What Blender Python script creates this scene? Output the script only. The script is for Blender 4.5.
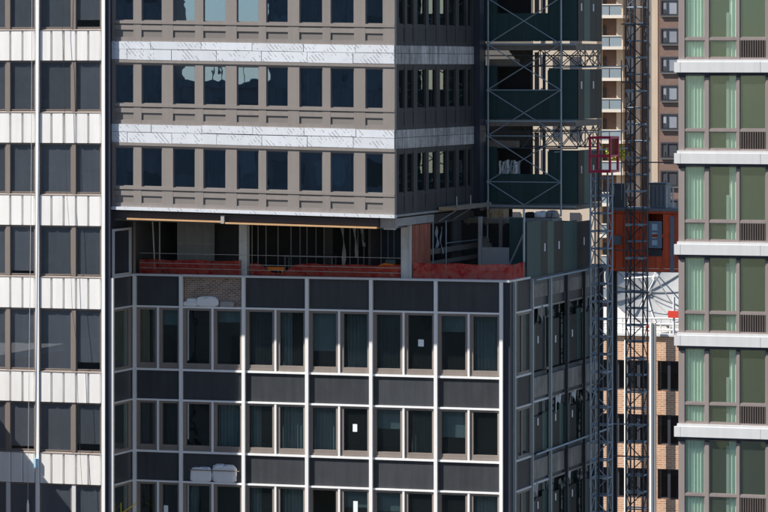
import bpy, math, random
from mathutils import Vector
R = random.Random(7)
for o in list(bpy.data.objects): bpy.data.objects.remove(o)
sc = bpy.context.scene
col = sc.collection
# ---------------------------------------------------------------- camera
# world axes: x runs along the facades (u), y goes into the block (v), z up
TH = math.radians(18.5); FPX = 3886.0; H = 60.0; YH = 65.0; YP = 166.0
FW = (-math.sin(TH), math.cos(TH)); RT = (math.cos(TH), math.sin(TH))
XP = (501.8-384)/FPX*YP
CU, CV = -(YP*FW[0]+XP*RT[0]), -(YP*FW[1]+XP*RT[1])
cam = bpy.data.cameras.new('camera'); co = bpy.data.objects.new('camera', cam); col.objects.link(co)
co.location = (CU, CV, H); co.rotation_euler = (math.pi/2, 0, TH)
cam.sensor_width = 36; cam.lens = 36*FPX/768; cam.shift_y = -(256-YH)/768
cam.clip_start = 1; cam.clip_end = 4000
sc.camera = co
# ---------------------------------------------------------------- light
SD = Vector((-2.2, -1.0, 2.5)).normalized()          # direction to the sun
w = bpy.data.worlds.new('World'); sc.world = w; w.use_nodes = True
nt = w.node_tree; bg = nt.nodes['Background']
sky = nt.nodes.new('ShaderNodeTexSky'); sky.sky_type = 'NISHITA'; sky.sun_disc = False
sky.sun_elevation = math.asin(SD.z); sky.sun_rotation = math.atan2(SD.x, SD.y)
sky.altitude = 300; sky.air_density = 1.0; sky.dust_density = 0.15; sky.ozone_density = 4.0
nt.links.new(sky.outputs[0], bg.inputs[0]); bg.inputs[1].default_value = 0.065
sl = bpy.data.lights.new('sun', 'SUN'); so = bpy.data.objects.new('sun', sl); col.objects.link(so)
sl.energy = 5.0; sl.angle = math.radians(0.53); sl.color = (1.0, 0.95, 0.88)
so.rotation_euler = SD.to_track_quat('Z', 'Y').to_euler(); so.location = (-60, -60, 130)
sc.view_settings.view_transform = 'Standard'; sc.view_settings.look = 'None'
sc.view_settings.gamma = 1; sc.view_settings.use_curve_mapping = False
sc.view_settings.exposure = 1.05
sc.render.engine = 'CYCLES'
sc.cycles.max_bounces = 8; sc.cycles.transparent_max_bounces = 12

# ---------------------------------------------------------------- measuring: survey point -> metres on a plane
def ray(px):
    a = (px-384)/FPX
    return FW[0]+a*RT[0], FW[1]+a*RT[1]
def S(px, v): return (v-CV)/ray(px)[1]
def U(px, v): return CU+S(px, v)*ray(px)[0]
def V(px, u): d = ray(px); return CV+(u-CU)/d[0]*d[1]
def Z(py, px, v): return H-(py-YH)/FPX*S(px, v)
def ZU(py, px, u): return H-(py-YH)/FPX*((u-CU)/ray(px)[0])
def MPP(px, v): return S(px, v)/FPX

# ---------------------------------------------------------------- materials
MATS = {}
def mat(name, rgb, rough=.6, var=.12, scale=1.2, bump=.0, metal=0., spec=.4, streak=0., rnd=.06, dirt=0.):
    m = bpy.data.materials.new(name); m.use_nodes = True; MATS[name] = m
    n = m.node_tree.nodes; l = m.node_tree.links; b = n['Principled BSDF']
    b.inputs['Roughness'].default_value = rough; b.inputs['Metallic'].default_value = metal
    b.inputs['Specular IOR Level'].default_value = spec
    g = n.new('ShaderNodeNewGeometry'); oi = n.new('ShaderNodeObjectInfo')
    n1 = n.new('ShaderNodeTexNoise'); n1.inputs['Scale'].default_value = scale; n1.inputs['Detail'].default_value = 8; n1.inputs['Roughness'].default_value = .7
    l.new(g.outputs['Position'], n1.inputs['Vector'])
    def math_(op, a, c):
        q = n.new('ShaderNodeMath'); q.operation = op
        for i, x in enumerate((a, c)):
            if isinstance(x, (int, float)): q.inputs[i].default_value = x
            else: l.new(x, q.inputs[i])
        return q.outputs[0]
    f = math_('ADD', math_('MULTIPLY', math_('SUBTRACT', n1.outputs['Fac'], .5), var*2.4), 1.0)
    f = math_('ADD', f, math_('MULTIPLY', math_('SUBTRACT', oi.outputs['Random'], .5), rnd*2))
    if streak:
        mp = n.new('ShaderNodeMapping'); mp.inputs['Scale'].default_value = (3.0, 3.0, .22)
        l.new(g.outputs['Position'], mp.inputs['Vector'])
        n2 = n.new('ShaderNodeTexNoise'); n2.inputs['Scale'].default_value = 1.6; n2.inputs['Detail'].default_value = 6
        l.new(mp.outputs[0], n2.inputs['Vector'])
        f = math_('MULTIPLY', f, math_('ADD', math_('MULTIPLY', math_('SUBTRACT', n2.outputs['Fac'], .5), streak*2.5), 1.0))
    if dirt:
        n3 = n.new('ShaderNodeTexNoise'); n3.inputs['Scale'].default_value = .55; n3.inputs['Detail'].default_value = 10; n3.inputs['Roughness'].default_value = .75
        l.new(g.outputs['Position'], n3.inputs['Vector'])
        rp = n.new('ShaderNodeMapRange'); rp.inputs[1].default_value = .5; rp.inputs[2].default_value = .72
        rp.inputs[3].default_value = 1; rp.inputs[4].default_value = 1-dirt
        l.new(n3.outputs['Fac'], rp.inputs[0]); f = math_('MULTIPLY', f, rp.outputs[0])
    mx = n.new('ShaderNodeVectorMath'); mx.operation = 'SCALE'; mx.inputs[0].default_value = rgb
    l.new(f, mx.inputs['Scale']); l.new(mx.outputs[0], b.inputs['Base Color'])
    if bump:
        bp = n.new('ShaderNodeBump'); bp.inputs['Strength'].default_value = bump; bp.inputs['Distance'].default_value = .02
        l.new(n1.outputs['Fac'], bp.inputs['Height']); l.new(bp.outputs[0], b.inputs['Normal'])
    return m
def glass(name, tint, refl=.1, wob=.004, body=None, bodyfac=0., rough=0.0, gtint=(.92, .97, 1), gmax=.75):
    m = bpy.data.materials.new(name); m.use_nodes = True; MATS[name] = m
    n = m.node_tree.nodes; l = m.node_tree.links; n.clear()
    out = n.new('ShaderNodeOutputMaterial')
    t = n.new('ShaderNodeBsdfTransparent'); t.inputs[0].default_value = (*[c**.5 for c in tint], 1)   # a pane has two faces
    gl = n.new('ShaderNodeBsdfAnisotropic'); gl.inputs['Roughness'].default_value = rough; gl.inputs[0].default_value = (*gtint, 1)
    g = n.new('ShaderNodeNewGeometry'); nz = n.new('ShaderNodeTexNoise'); nz.inputs['Scale'].default_value = .9; nz.inputs['Detail'].default_value = 2
    l.new(g.outputs['Position'], nz.inputs['Vector'])
    bp = n.new('ShaderNodeBump'); bp.inputs['Strength'].default_value = 1; bp.inputs['Distance'].default_value = wob
    l.new(nz.outputs['Fac'], bp.inputs['Height']); l.new(bp.outputs[0], gl.inputs['Normal'])
    base = t.outputs[0]
    if bodyfac:
        d = n.new('ShaderNodeBsdfDiffuse'); d.inputs[0].default_value = (*body, 1)
        mb = n.new('ShaderNodeMixShader'); mb.inputs[0].default_value = 1-(1-bodyfac)**.5
        l.new(t.outputs[0], mb.inputs[1]); l.new(d.outputs[0], mb.inputs[2]); base = mb.outputs[0]
    lw = n.new('ShaderNodeLayerWeight'); lw.inputs['Blend'].default_value = .35
    mr = n.new('ShaderNodeMapRange'); mr.inputs[3].default_value = refl; mr.inputs[4].default_value = min(1, refl+gmax)
    l.new(lw.outputs['Facing'], mr.inputs[0]); mr.inputs[1].default_value = .35; mr.inputs[2].default_value = 1
    mx = n.new('ShaderNodeMixShader'); l.new(mr.outputs[0], mx.inputs[0])
    l.new(base, mx.inputs[1]); l.new(gl.outputs[0], mx.inputs[2]); l.new(mx.outputs[0], out.inputs[0])
    return m
def brickmat(name, c1, c2, mortar, bw=.22, bh=.075, axis='xz'):
    m = mat(name, c1, .85, .1, 1.5)
    n = m.node_tree.nodes; l = m.node_tree.links; b = n['Principled BSDF']
    g = n.new('ShaderNodeNewGeometry'); sp = n.new('ShaderNodeSeparateXYZ'); cb = n.new('ShaderNodeCombineXYZ')
    l.new(g.outputs['Position'], sp.inputs[0]); l.new(sp.outputs[0 if axis[0] == 'x' else 1], cb.inputs[0]); l.new(sp.outputs[2], cb.inputs[1])
    br = n.new('ShaderNodeTexBrick'); br.inputs['Color1'].default_value = (*c1, 1); br.inputs['Color2'].default_value = (*c2, 1)
    br.inputs['Mortar'].default_value = (*mortar, 1); br.inputs['Scale'].default_value = 1
    br.inputs['Brick Width'].default_value = bw; br.inputs['Row Height'].default_value = bh; br.inputs['Mortar Size'].default_value = bh*.13
    l.new(cb.outputs[0], br.inputs['Vector'])
    src = b.inputs['Base Color'].links[0].from_socket
    mm = n.new('ShaderNodeMix'); mm.data_type = 'RGBA'; mm.blend_type = 'MULTIPLY'; mm.inputs['Factor'].default_value = 1
    sc2 = n.new('ShaderNodeVectorMath'); sc2.operation = 'DIVIDE'; sc2.inputs[1].default_value = c1
    l.new(src, sc2.inputs[0]); l.new(sc2.outputs[0], mm.inputs[6]); l.new(br.outputs['Color'], mm.inputs[7])
    l.new(mm.outputs[2], b.inputs['Base Color'])
    return m
mat('white_panel', (.76, .745, .72), .45, .05, .8, .05, streak=.10, rnd=.03, dirt=.05)
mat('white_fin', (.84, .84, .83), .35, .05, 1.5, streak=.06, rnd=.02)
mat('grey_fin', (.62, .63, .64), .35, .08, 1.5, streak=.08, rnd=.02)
mat('taupe_frame', (.235, .20, .175), .55, .08, 2, rnd=.05, streak=.1)
mat('left_frame', (.20, .165, .145), .55, .08, 2, rnd=.05, streak=.08)
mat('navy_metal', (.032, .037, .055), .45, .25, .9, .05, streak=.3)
mat('blind', (.145, .148, .155), .8, .22, .9, rnd=.18, streak=.12)
mat('spandrel', (.052, .056, .062), .35, .25, 1.0, .03, streak=.25, rnd=.12, spec=.35)
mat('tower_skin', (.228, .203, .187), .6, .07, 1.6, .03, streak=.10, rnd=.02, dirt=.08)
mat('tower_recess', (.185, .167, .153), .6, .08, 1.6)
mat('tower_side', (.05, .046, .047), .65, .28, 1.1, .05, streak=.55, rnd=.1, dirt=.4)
mat('slab_concrete', (.27, .245, .22), .85, .3, 1.8, .15, streak=.5, dirt=.5)
mat('concrete', (.36, .345, .325), .85, .16, 1.4, .15, dirt=.25)
mat('dark_concrete', (.15, .145, .14), .9, .2, 1.0, .1, dirt=.2)
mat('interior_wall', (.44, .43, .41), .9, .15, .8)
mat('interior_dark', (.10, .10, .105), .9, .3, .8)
mat('beam_dark', (.045, .038, .042), .6, .2, 2)
mat('pale_board', (.56, .52, .47), .85, .2, 1.5, .1, dirt=.3)
mat('column_paint', (.66, .66, .64), .8, .15, 2, .1, streak=.2, dirt=.25)
mat('raw_wood', (.50, .30, .15), .75, .2, 2.5, .1)
mat('pale_wood', (.46, .33, .20), .8, .2, 2.5, .1)
mat('grey_wood', (.24, .20, .165), .85, .3, 2.0, .1, dirt=.3)
mat('rust', (.40, .14, .085), .8, .35, 2.2, .2, streak=.6)
mat('green_ply', (.026, .066, .064), .6, .16, .9, .03, streak=.2, rnd=.10)
mat('green_ply_pale', (.05, .10, .088), .55, .2, .9, streak=.3)
mat('gate_dark', (.016, .014, .015), .6, .3, 1.2, streak=.4, rnd=.2)
mat('scaffold_tube', (.36, .42, .45), .45, .15, 2, metal=.3)
mat('tube_dark', (.11, .125, .14), .5, .25, 2, metal=.3)
mat('mast_steel', (.34, .40, .45), .5, .3, 2.0, metal=.3, rnd=.15)
mat('mast_dark', (.05, .056, .066), .55, .35, 2.0, metal=.2, rnd=.15)
mat('cage_red', (.74, .12, .045), .5, .22, 1.3, .05, streak=.35, rnd=.08, dirt=.35)
mat('cage_pane', (.55, .72, .86), .3, .1, 2)
mat('cage_blue', (.21, .27, .35), .5, .15, 1.5)
mat('mesh_grey', (.20, .225, .25), .6, .2, 4)
mat('frame_pink', (.56, .035, .085), .5, .15, 2)
mat('machine_orange', (.80, .20, .02), .45, .15, 2)
mat('rubber', (.02, .02, .022), .8, .2, 3)
mat('bag_white', (.78, .78, .77), .6, .1, 3, .3)
mat('paper', (.8, .86, .86), .8, .03, 3)
mat('plastic_sheet', (.45, .47, .47), .4, .25, 3)
mat('stud', (.58, .58, .56), .5, .25, 3, metal=.2)
mat('curtain_green', (.88, .93, .90), .85, .08, 1.5, streak=.1)
mat('curtain_grey', (.42, .46, .46), .85, .15, 1.5, streak=.2)
mat('curtain_cream', (.62, .56, .42), .85, .12, 1.5, streak=.2)
mat('band_white', (.60, .60, .60), .5, .05, 1.2, .02, streak=.08, rnd=.02)
mat('right_mullion', (.255, .215, .20), .5, .08, 1.5, streak=.1)
mat('room_wall', (.40, .42, .36), .9, .06, .6)
mat('room_floor', (.58, .55, .46), .6, .1, 1)
mat('louver', (.085, .068, .062), .6, .2, 3)
mat('cream_stone', (.50, .42, .33), .85, .12, .4, streak=.15)
mat('cream_slab', (.68, .62, .53), .8, .08, .6)
mat('far_dark', (.05, .052, .06), .5, .2, .5)
mat('far_pane_pale', (.28, .29, .32), .3, .2, .6, rnd=.25)
mat('balcony_glass', (.24, .29, .32), .25, .12, .6, rnd=.1)
mat('dish_white', (.42, .42, .41), .55, .07, .8, streak=.1)
mat('dish_rib', (.26, .26, .26), .5, .1, 1)
mat('rail_white', (.62, .61, .59), .45, .05, 1)
mat('leaf_yellow', (.32, .36, .05), .7, .3, 3, rnd=.2)
mat('asphalt', (.05, .05, .052), .9, .2, .6, .2)
mat('opposite_skin', (.17, .16, .145), .5, .5, .10, streak=.5)
mat('opposite_pane', (.10, .12, .12), .2, .3, .2, rnd=.7)
mat('yellow_paint', (.72, .52, .03), .5, .1, 2)
mat('cable', (.42, .42, .42), .6, .1, 2)
mat('cable_dark', (.03, .03, .03), .7, .1, 2)
mat('sign_red', (.6, .05, .03), .5, .1, 2)
mat('blue_paint', (.22, .45, .66), .5, .1, 2)
brickmat('brick_old', (.30, .20, .15), (.16, .10, .075), (.42, .38, .33), .24, .085)
brickmat('brick_tan', (.46, .23, .12), (.56, .32, .19), (.64, .54, .43), .42, .135)
brickmat('brick_brown', (.175, .10, .075), (.21, .125, .095), (.17, .13, .11), .45, .16)
glass('glass_left', (.80, .85, .90), .06, .002)
glass('glass_podium', (.46, .58, .60), .07, .003, (.07, .085, .09), .14)
glass('glass_tower', (.30, .38, .42), .42, .0022, gtint=(.46, .66, .95))
glass('glass_side', (.30, .44, .42), .10, .006, (.03, .05, .05), .2, gmax=.30)
glass('glass_right', (.76, .90, .81), .07, .003, (.30, .36, .28), .13, gtint=(.85, 1, .92))
glass('glass_far', (.3, .35, .4), .12)
def netmat():
    m = bpy.data.materials.new('netting'); m.use_nodes = True; MATS['netting'] = m
    n = m.node_tree.nodes; l = m.node_tree.links; n.clear()
    out = n.new('ShaderNodeOutputMaterial'); d = n.new('ShaderNodeBsdfDiffuse'); t = n.new('ShaderNodeBsdfTranslucent'); tr = n.new('ShaderNodeBsdfTransparent')
    g = n.new('ShaderNodeNewGeometry'); nz = n.new('ShaderNodeTexNoise'); nz.inputs['Scale'].default_value = 3.2; nz.inputs['Detail'].default_value = 8; nz.inputs['Roughness'].default_value = .7
    l.new(g.outputs['Position'], nz.inputs['Vector'])
    cr = n.new('ShaderNodeValToRGB'); cr.color_ramp.elements[0].position = .38; cr.color_ramp.elements[0].color = (.55, .035, .035, 1); cr.color_ramp.elements[1].position = .6; cr.color_ramp.elements[1].color = (1.0, .24, .16, 1)
    l.new(nz.outputs['Fac'], cr.inputs[0]); l.new(cr.outputs[0], d.inputs[0]); l.new(cr.outputs[0], t.inputs[0])
    a = n.new('ShaderNodeMixShader'); a.inputs[0].default_value = .4; l.new(d.outputs[0], a.inputs[1]); l.new(t.outputs[0], a.inputs[2])
    mr = n.new('ShaderNodeMapRange'); mr.inputs[1].default_value = .35; mr.inputs[2].default_value = .65; mr.inputs[3].default_value = .10; mr.inputs[4].default_value = .55
    l.new(nz.outputs['Fac'], mr.inputs[0])
    b = n.new('ShaderNodeMixShader'); l.new(mr.outputs[0], b.inputs[0]); l.new(a.outputs[0], b.inputs[1]); l.new(tr.outputs[0], b.inputs[2]); l.new(b.outputs[0], out.inputs[0])
netmat()
# insulation boards with slanting grey print
def printed(name, rgb, dirt, streak):
    m = mat(name, rgb, .5, .07, 1.6, .12, rnd=.05, dirt=dirt, streak=streak)
    n = m.node_tree.nodes; l = m.node_tree.links; b = n['Principled BSDF']
    g = n.new('ShaderNodeNewGeometry')
    sp = n.new('ShaderNodeSeparateXYZ'); l.new(g.outputs['Position'], sp.inputs[0])
    def M(op, a, c):
        q = n.new('ShaderNodeMath'); q.operation = op
        for i, x in enumerate((a, c)):
            if isinstance(x, (int, float)): q.inputs[i].default_value = x
            else: l.new(x, q.inputs[i])
        return q.outputs[0]
    h = M('ADD', sp.outputs[0], M('MULTIPLY', sp.outputs[1], .3))
    d = M('ADD', h, M('MULTIPLY', sp.outputs[2], .9))
    s = M('SINE', M('MULTIPLY', d, 34.0), 0)
    bars = M('GREATER_THAN', s, .55)
    nz = n.new('ShaderNodeTexNoise'); nz.inputs['Scale'].default_value = 2.6; nz.inputs['Detail'].default_value = 3; nz.inputs['Roughness'].default_value = .8
    l.new(g.outputs['Position'], nz.inputs['Vector'])
    grp = M('GREATER_THAN', nz.outputs['Fac'], .545)
    k = M('SUBTRACT', 1.0, M('MULTIPLY', M('MULTIPLY', bars, grp), .42))
    src = b.inputs['Base Color'].links[0].from_socket
    v = n.new('ShaderNodeVectorMath'); v.operation = 'SCALE'; l.new(src, v.inputs[0]); l.new(k, v.inputs['Scale'])
    l.new(v.outputs[0], b.inputs['Base Color'])
printed('insulation', (.62, .645, .685), .10, .06)
mat('insulation_side', (.40, .385, .38), .6, .5, 4.5, .4, streak=1.0, rnd=.12, dirt=.6)

# ---------------------------------------------------------------- mesh helpers
class MB:
    def __init__(s): s.v = []; s.f = []
    def box(s, x0, x1, y0, y1, z0, z1):
        i = len(s.v)
        s.v += [(x0,y0,z0),(x1,y0,z0),(x1,y1,z0),(x0,y1,z0),(x0,y0,z1),(x1,y0,z1),(x1,y1,z1),(x0,y1,z1)]
        s.f += [tuple(i+k for k in q) for q in ((3,2,1,0),(4,5,6,7),(0,1,5,4),(1,2,6,5),(2,3,7,6),(3,0,4,7))]
        return s
    def tube(s, p, q, r, n=6, r2=None):
        p, q = Vector(p), Vector(q); d = (q-p).normalized()
        a = d.cross(Vector((0,0,1)) if abs(d.z) < .9 else Vector((1,0,0))).normalized(); b = d.cross(a)
        i = len(s.v)
        for c, rr in ((p, r), (q, r if r2 is None else r2)):
            for k in range(n):
                t = 2*math.pi*k/n
                s.v.append(tuple(c+a*math.cos(t)*rr+b*math.sin(t)*rr))
        for k in range(n):
            s.f.append((i+k, i+(k+1)%n, i+n+(k+1)%n, i+n+k))
        s.f += [tuple(i+n-1-k for k in range(n)), tuple(i+n+k for k in range(n))]
        return s
    def path(s, pts, r, n=5):
        for a, b in zip(pts, pts[1:]): s.tube(a, b, r, n)
        return s
    def frame(s, x0, x1, y0, y1, z0, z1, l, r, b, t):     # rectangular ring in the x-z plane
        s.box(x0, x0+l, y0, y1, z0, z1); s.box(x1-r, x1, y0, y1, z0, z1)
        s.box(x0+l, x1-r, y0, y1, z0, z0+b); s.box(x0+l, x1-r, y0, y1, z1-t, z1); return s
    def frame_y(s, x0, x1, y0, y1, z0, z1, l, r, b, t):   # ring in the y-z plane
        s.box(x0, x1, y0, y0+l, z0, z1); s.box(x0, x1, y1-r, y1, z0, z1)
        s.box(x0, x1, y0+l, y1-r, z0, z0+b); s.box(x0, x1, y0+l, y1-r, z1-t, z1); return s
    def grid(s, nu, nv, fn, thick=None):
        i = len(s.v)
        for a in range(nu+1):
            for b in range(nv+1): s.v.append(tuple(fn(a/nu, b/nv)))
        for a in range(nu):
            for b in range(nv):
                k = i+a*(nv+1)+b; s.f.append((k, k+nv+1, k+nv+2, k+1))
        return s
    def shear(s, k, u0):
        s.v = [(x, y, z-k*(x-u0)) for x, y, z in s.v]; return s
WO = {}; CACHE = {}
def mk(name, mb, m, parent=None, smooth=False):
    xs, ys, zs = zip(*mb.v)
    o0 = Vector(((min(xs)+max(xs))/2, (min(ys)+max(ys))/2, min(zs)))
    loc = [(round(x-o0.x, 4), round(y-o0.y, 4), round(z-o0.z, 4)) for x, y, z in mb.v]
    key = (m, smooth, tuple(loc), len(mb.f)) if len(loc) <= 64 else None
    me = CACHE.get(key) if key else None
    if me is None:
        me = bpy.data.meshes.new(name); me.from_pydata(loc, [], mb.f); me.update()
        me.materials.append(MATS[m])
        if smooth: me.polygons.foreach_set('use_smooth', [True]*len(me.polygons))
        if key: CACHE[key] = me
    o = bpy.data.objects.new(name, me); col.objects.link(o); WO[o] = o0
    if parent: o.parent = parent; o.location = o0-WO[parent]
    else: o.location = o0
    return o
def thing(name, label, cat, loc, group=None):
    o = bpy.data.objects.new(name, None); col.objects.link(o); o.location = loc; WO[o] = Vector(loc)
    o['label'] = label; o['category'] = cat; o.empty_display_size = .5
    if group: o['group'] = group
    return o
def tag(o, label, cat, group=None):
    o['label'] = label; o['category'] = cat
    if group: o['group'] = group
    return o
def stuff(o): o['kind'] = 'stuff'; return o
def B(*a): return MB().box(*a)
def pleats(x0, x1, y, z0, z1, n, amp, axis='x', sag=0):
    m = MB(); k = n*4
    def fn(a, b):
        p = x0+(x1-x0)*a; d = y+amp*math.sin(a*n*2*math.pi)*(1-.2*b)+amp*.4*math.sin(a*n*3.3+1)
        z = z0+(z1-z0)*b
        return (p, d, z) if axis == 'x' else (d, p, z)
    return m.grid(k, 3, fn)

# ================================================================ SETTING
g = mk('ground', B(-600, 700, -500, 900, -1, 0), 'asphalt'); g['kind'] = 'structure'

# ================================================================ 1. white panelled building (left)
VL = -2.30
wb = thing('white_panelled_building', 'office building clad in ribbed white panels with bright white fins', 'building', (U(50, VL), VL, 0))
pf = U(104, VL)-U(38, VL)
finsL = [U(38, VL)+pf*k for k in (-2, -1, 0, 1)]
uE = U(135.2, 0)-.225; uW = finsL[0]
zl = lambda py: Z(py, 0, VL)
rowsL = [(-133.5, -103.5), (-51.5, -21.3), (30.5, 60.6), (112.5, 142.7), (194.5, 224.8), (276.4, 307.3), (370.5, 400.6), (451.5, 481.7), (533.5, 563.7), (615, 645)]
zt, zb = zl(rowsL[0][0]), zl(rowsL[-1][1])
px = MPP(60, VL)
mk('core_wall', B(uW, uE, VL+1.1, VL+9, 0, zt), 'interior_dark', wb)
mk('base_wall', B(uW, uE, VL, VL+1.1, 0, zb), 'navy_metal', wb)
for i, u in enumerate(finsL):
    mk('fin', B(u-.075, u+.075, VL-.09, VL+.02, zb, zt), 'white_fin', wb)
mk('corner_pier', B(finsL[-1]+.078, uE, VL-.02, VL+2.2, zb, zt), 'navy_metal', wb)
mk('corner_trim', B(finsL[-1]+.24, finsL[-1]+.27, VL-.05, VL-.022, zb, zt), 'navy_metal', wb)
mk('corner_trim', B(uE-.03, uE+.012, VL-.045, VL-.022, zb, zt), 'navy_metal', wb)
for r in range(len(rowsL)):
    z1, z0 = zl(rowsL[r][0]), zl(rowsL[r][1])
    mk('spandrel_back', B(uW, finsL[-1], VL+.03, VL+.9, z0, z1-.002), 'left_frame', wb)
    for b in range(3):
        a0, a1 = finsL[b]+.085, finsL[b+1]-.13
        pw = (a1-a0)/5
        for k in range(5):
            m = MB(); x0, x1 = a0+pw*k+.012, a0+pw*(k+1)-.012; xm = x0+.05
            i = 0
            # folded pan: slanting left cheek, flat face, slanting right cheek
            ys = [VL+.028, VL-.035-R.uniform(0, .006), VL-.035-R.uniform(0, .006), VL+.028]
            xs = [x0, x0+.02, x1-.055, x1]
            for z in (z0+.01, z1-.01):
                for x, y in zip(xs, ys): m.v.append((x, y, z))
            m.f = [(0,1,5,4), (1,2,6,5), (2,3,7,6), (4,5,6,7), (3,2,1,0), (3,0,4,7)]
            mk('panel', m, 'white_panel', wb)
        if r+1 < len(rowsL):
            wz1, wz0 = z0, zl(rowsL[r+1][0])
            mid = (a0+a1)/2+.16
            for (c0, c1) in ((a0, mid-.09), (mid+.09, a1)):
                wf = mk('window', MB().frame(c0, c1, VL+.03, VL+.11, wz0+.10, wz1-.02, .03, .07, .05, .05), 'left_frame', wb)
                mk('pane', B(c0+.03, c1-.07, VL+.055, VL+.062, wz0+.15, wz1-.07), 'glass_left', wf)
                drop = R.choice((0, 0, 0, 0, 0, .12, .3))
                mk('blind', B(c0+.03, c1-.07, VL+.085, VL+.095, wz0+.152+drop, wz1-.072), 'blind', wf)
            mk('mullion', B(mid-.09, mid+.09, VL-.005, VL+.16, wz0+.02, wz1-.01), 'grey_fin' if r == 7 else 'left_frame', wb)
            m = MB(); m.v = [(a0, VL+.12, wz0+.12), (a1, VL+.12, wz0+.12), (a1, VL-.05, wz0+.015), (a0, VL-.05, wz0+.015), (a0, VL+.12, wz0+.0), (a1, VL+.12, wz0+.0), (a1, VL-.05, wz0-.005), (a0, VL-.05, wz0-.005)]
            m.f = [(0,1,2,3)[::-1], (4,5,6,7), (2,3,7,6)[::-1], (0,3,7,4)[::-1], (1,2,6,5), (0,1,5,4)]
            mk('sill', m, 'left_frame', wb)
            mk('jamb', B(a1, a1+.055, VL-.01, VL+.16, wz0, wz1), 'left_frame', wb)
mk('roof', B(uW, uE, VL+.05, VL+9, zt, zt+.3), 'dark_concrete', wb)
# hanging cables
def cable(pts, r, m, label):
    return tag(mk('cable', MB().path(pts, r), m), label, 'cable')
cu = lambda x: U(x, VL-.22)
cable([(cu(32.6), VL-.22, zl(-120)), (cu(31.5), VL-.22, zl(150)), (cu(29.6), VL-.22, zl(330)), (cu(27.8), VL-.22, zl(500))], .012, 'cable', 'pale cable hanging straight down beside the white fin')
tag(mk('cable_weight', MB().tube((cu(27.8), VL-.22, zl(498)), (cu(27.8), VL-.22, zl(503)), .02, 8, .06).tube((cu(27.8), VL-.22, zl(503)), (cu(27.8), VL-.22, zl(512)), .06, 8), 'bag_white'), 'small white weight on the end of the hanging pale cable', 'weight')
cable([(cu(64), VL-.2, zl(-80)), (cu(62), VL-.19, zl(30)), (cu(63.5), VL-.2, zl(62)), (cu(66.5), VL-.2, zl(190)), (cu(69), VL-.2, zl(225)), (cu(72), VL-.2, zl(305)), (cu(76), VL-.2, zl(340)), (cu(78), VL-.2, zl(400)), (cu(80), VL-.2, zl(450)), (cu(84), VL-.2, zl(520))], .008, 'cable_dark', 'thin dark cable slanting down across the white panels')
tag(mk('blue_tape', MB().tube((U(37.3, VL), VL-.12, zl(457)), (U(37.3, VL), VL-.12, zl(466)), .08, 8), 'blue_paint'), 'scrap of blue tape wrapped round a white fin', 'tape')

# ================================================================ 2. black podium with white fins
pod = thing('dark_office_building', 'dark glazed office building with white vertical fins and charcoal spandrels', 'building', (U(320, 0), 0, 0))
f0 = U(135.2, 0); f1 = U(181.6, 0); f6 = U(501.8, 0); pp = (f6-f1)/5
fins = [f0]+[f1+pp*k for k in range(6)]
zp = lambda py: Z(py, 137, 0)
edges = [274.8, 305.8, 368.6, 398.8, 450.3, 480.0, 531.5, 561.5, 613, 643]    # top of spandrel, its foot, ...
ZC = zp(274.8)                                                    # deck level
UR = U(504.6, 0); URW = UR+.26                                     # corner, right wall plane
zbase = zp(643)
mk('base_wall', B(f0-.1, URW, 0, 15.8, 0, zbase), 'spandrel', pod)
mk('core_wall', B(f0, UR, 6.5, 7, zbase, ZC-.3), 'interior_wall', pod)
for i, u in enumerate(fins):
    mk('fin', B(u-.075, u+.075, -.13, .03, zbase, ZC-.03), 'white_fin', pod)
mk('coping', B(f0-.07, UR+.25, -.15, .25, ZC-.03, ZC+.06), 'grey_fin', pod)
mk('coping', B(UR-.1, UR+.28, .25, 3.0, ZC-.028, ZC+.058), 'grey_fin', pod)
mk('corner_pier', B(fins[-1]+.078, UR+.02, -.03, .3, zbase, ZC-.03), 'navy_metal', pod)
mk('corner_pier', B(UR+.02, UR+.25, -.025, 1.15, zbase, ZC-.031), 'navy_metal', pod)
for zi in range(0, len(edges)-1, 2):
    z1, z0 = zp(edges[zi]), zp(edges[zi+1])
    mk('floor_slab', B(f0, UR, .12, 15.5, z0+.15, z1-(.1 if zi else .04)), 'dark_concrete', pod)
    for b in range(6):
        a0, a1 = fins[b]+.078, fins[b+1]-.078
        if not (zi == 0 and b == 1):
            mk('spandrel', B(a0+.01, a1-.01, -.012, .1, z0+.03, z1-.05), 'spandrel', pod)
        mk('transom', B(a0, a1, -.075, .1, z0-.05, z0+.03), 'white_fin', pod)
        if zi: mk('transom', B(a0, a1, -.075, .1, z1-.05, z1+.045), 'white_fin', pod)
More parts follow.
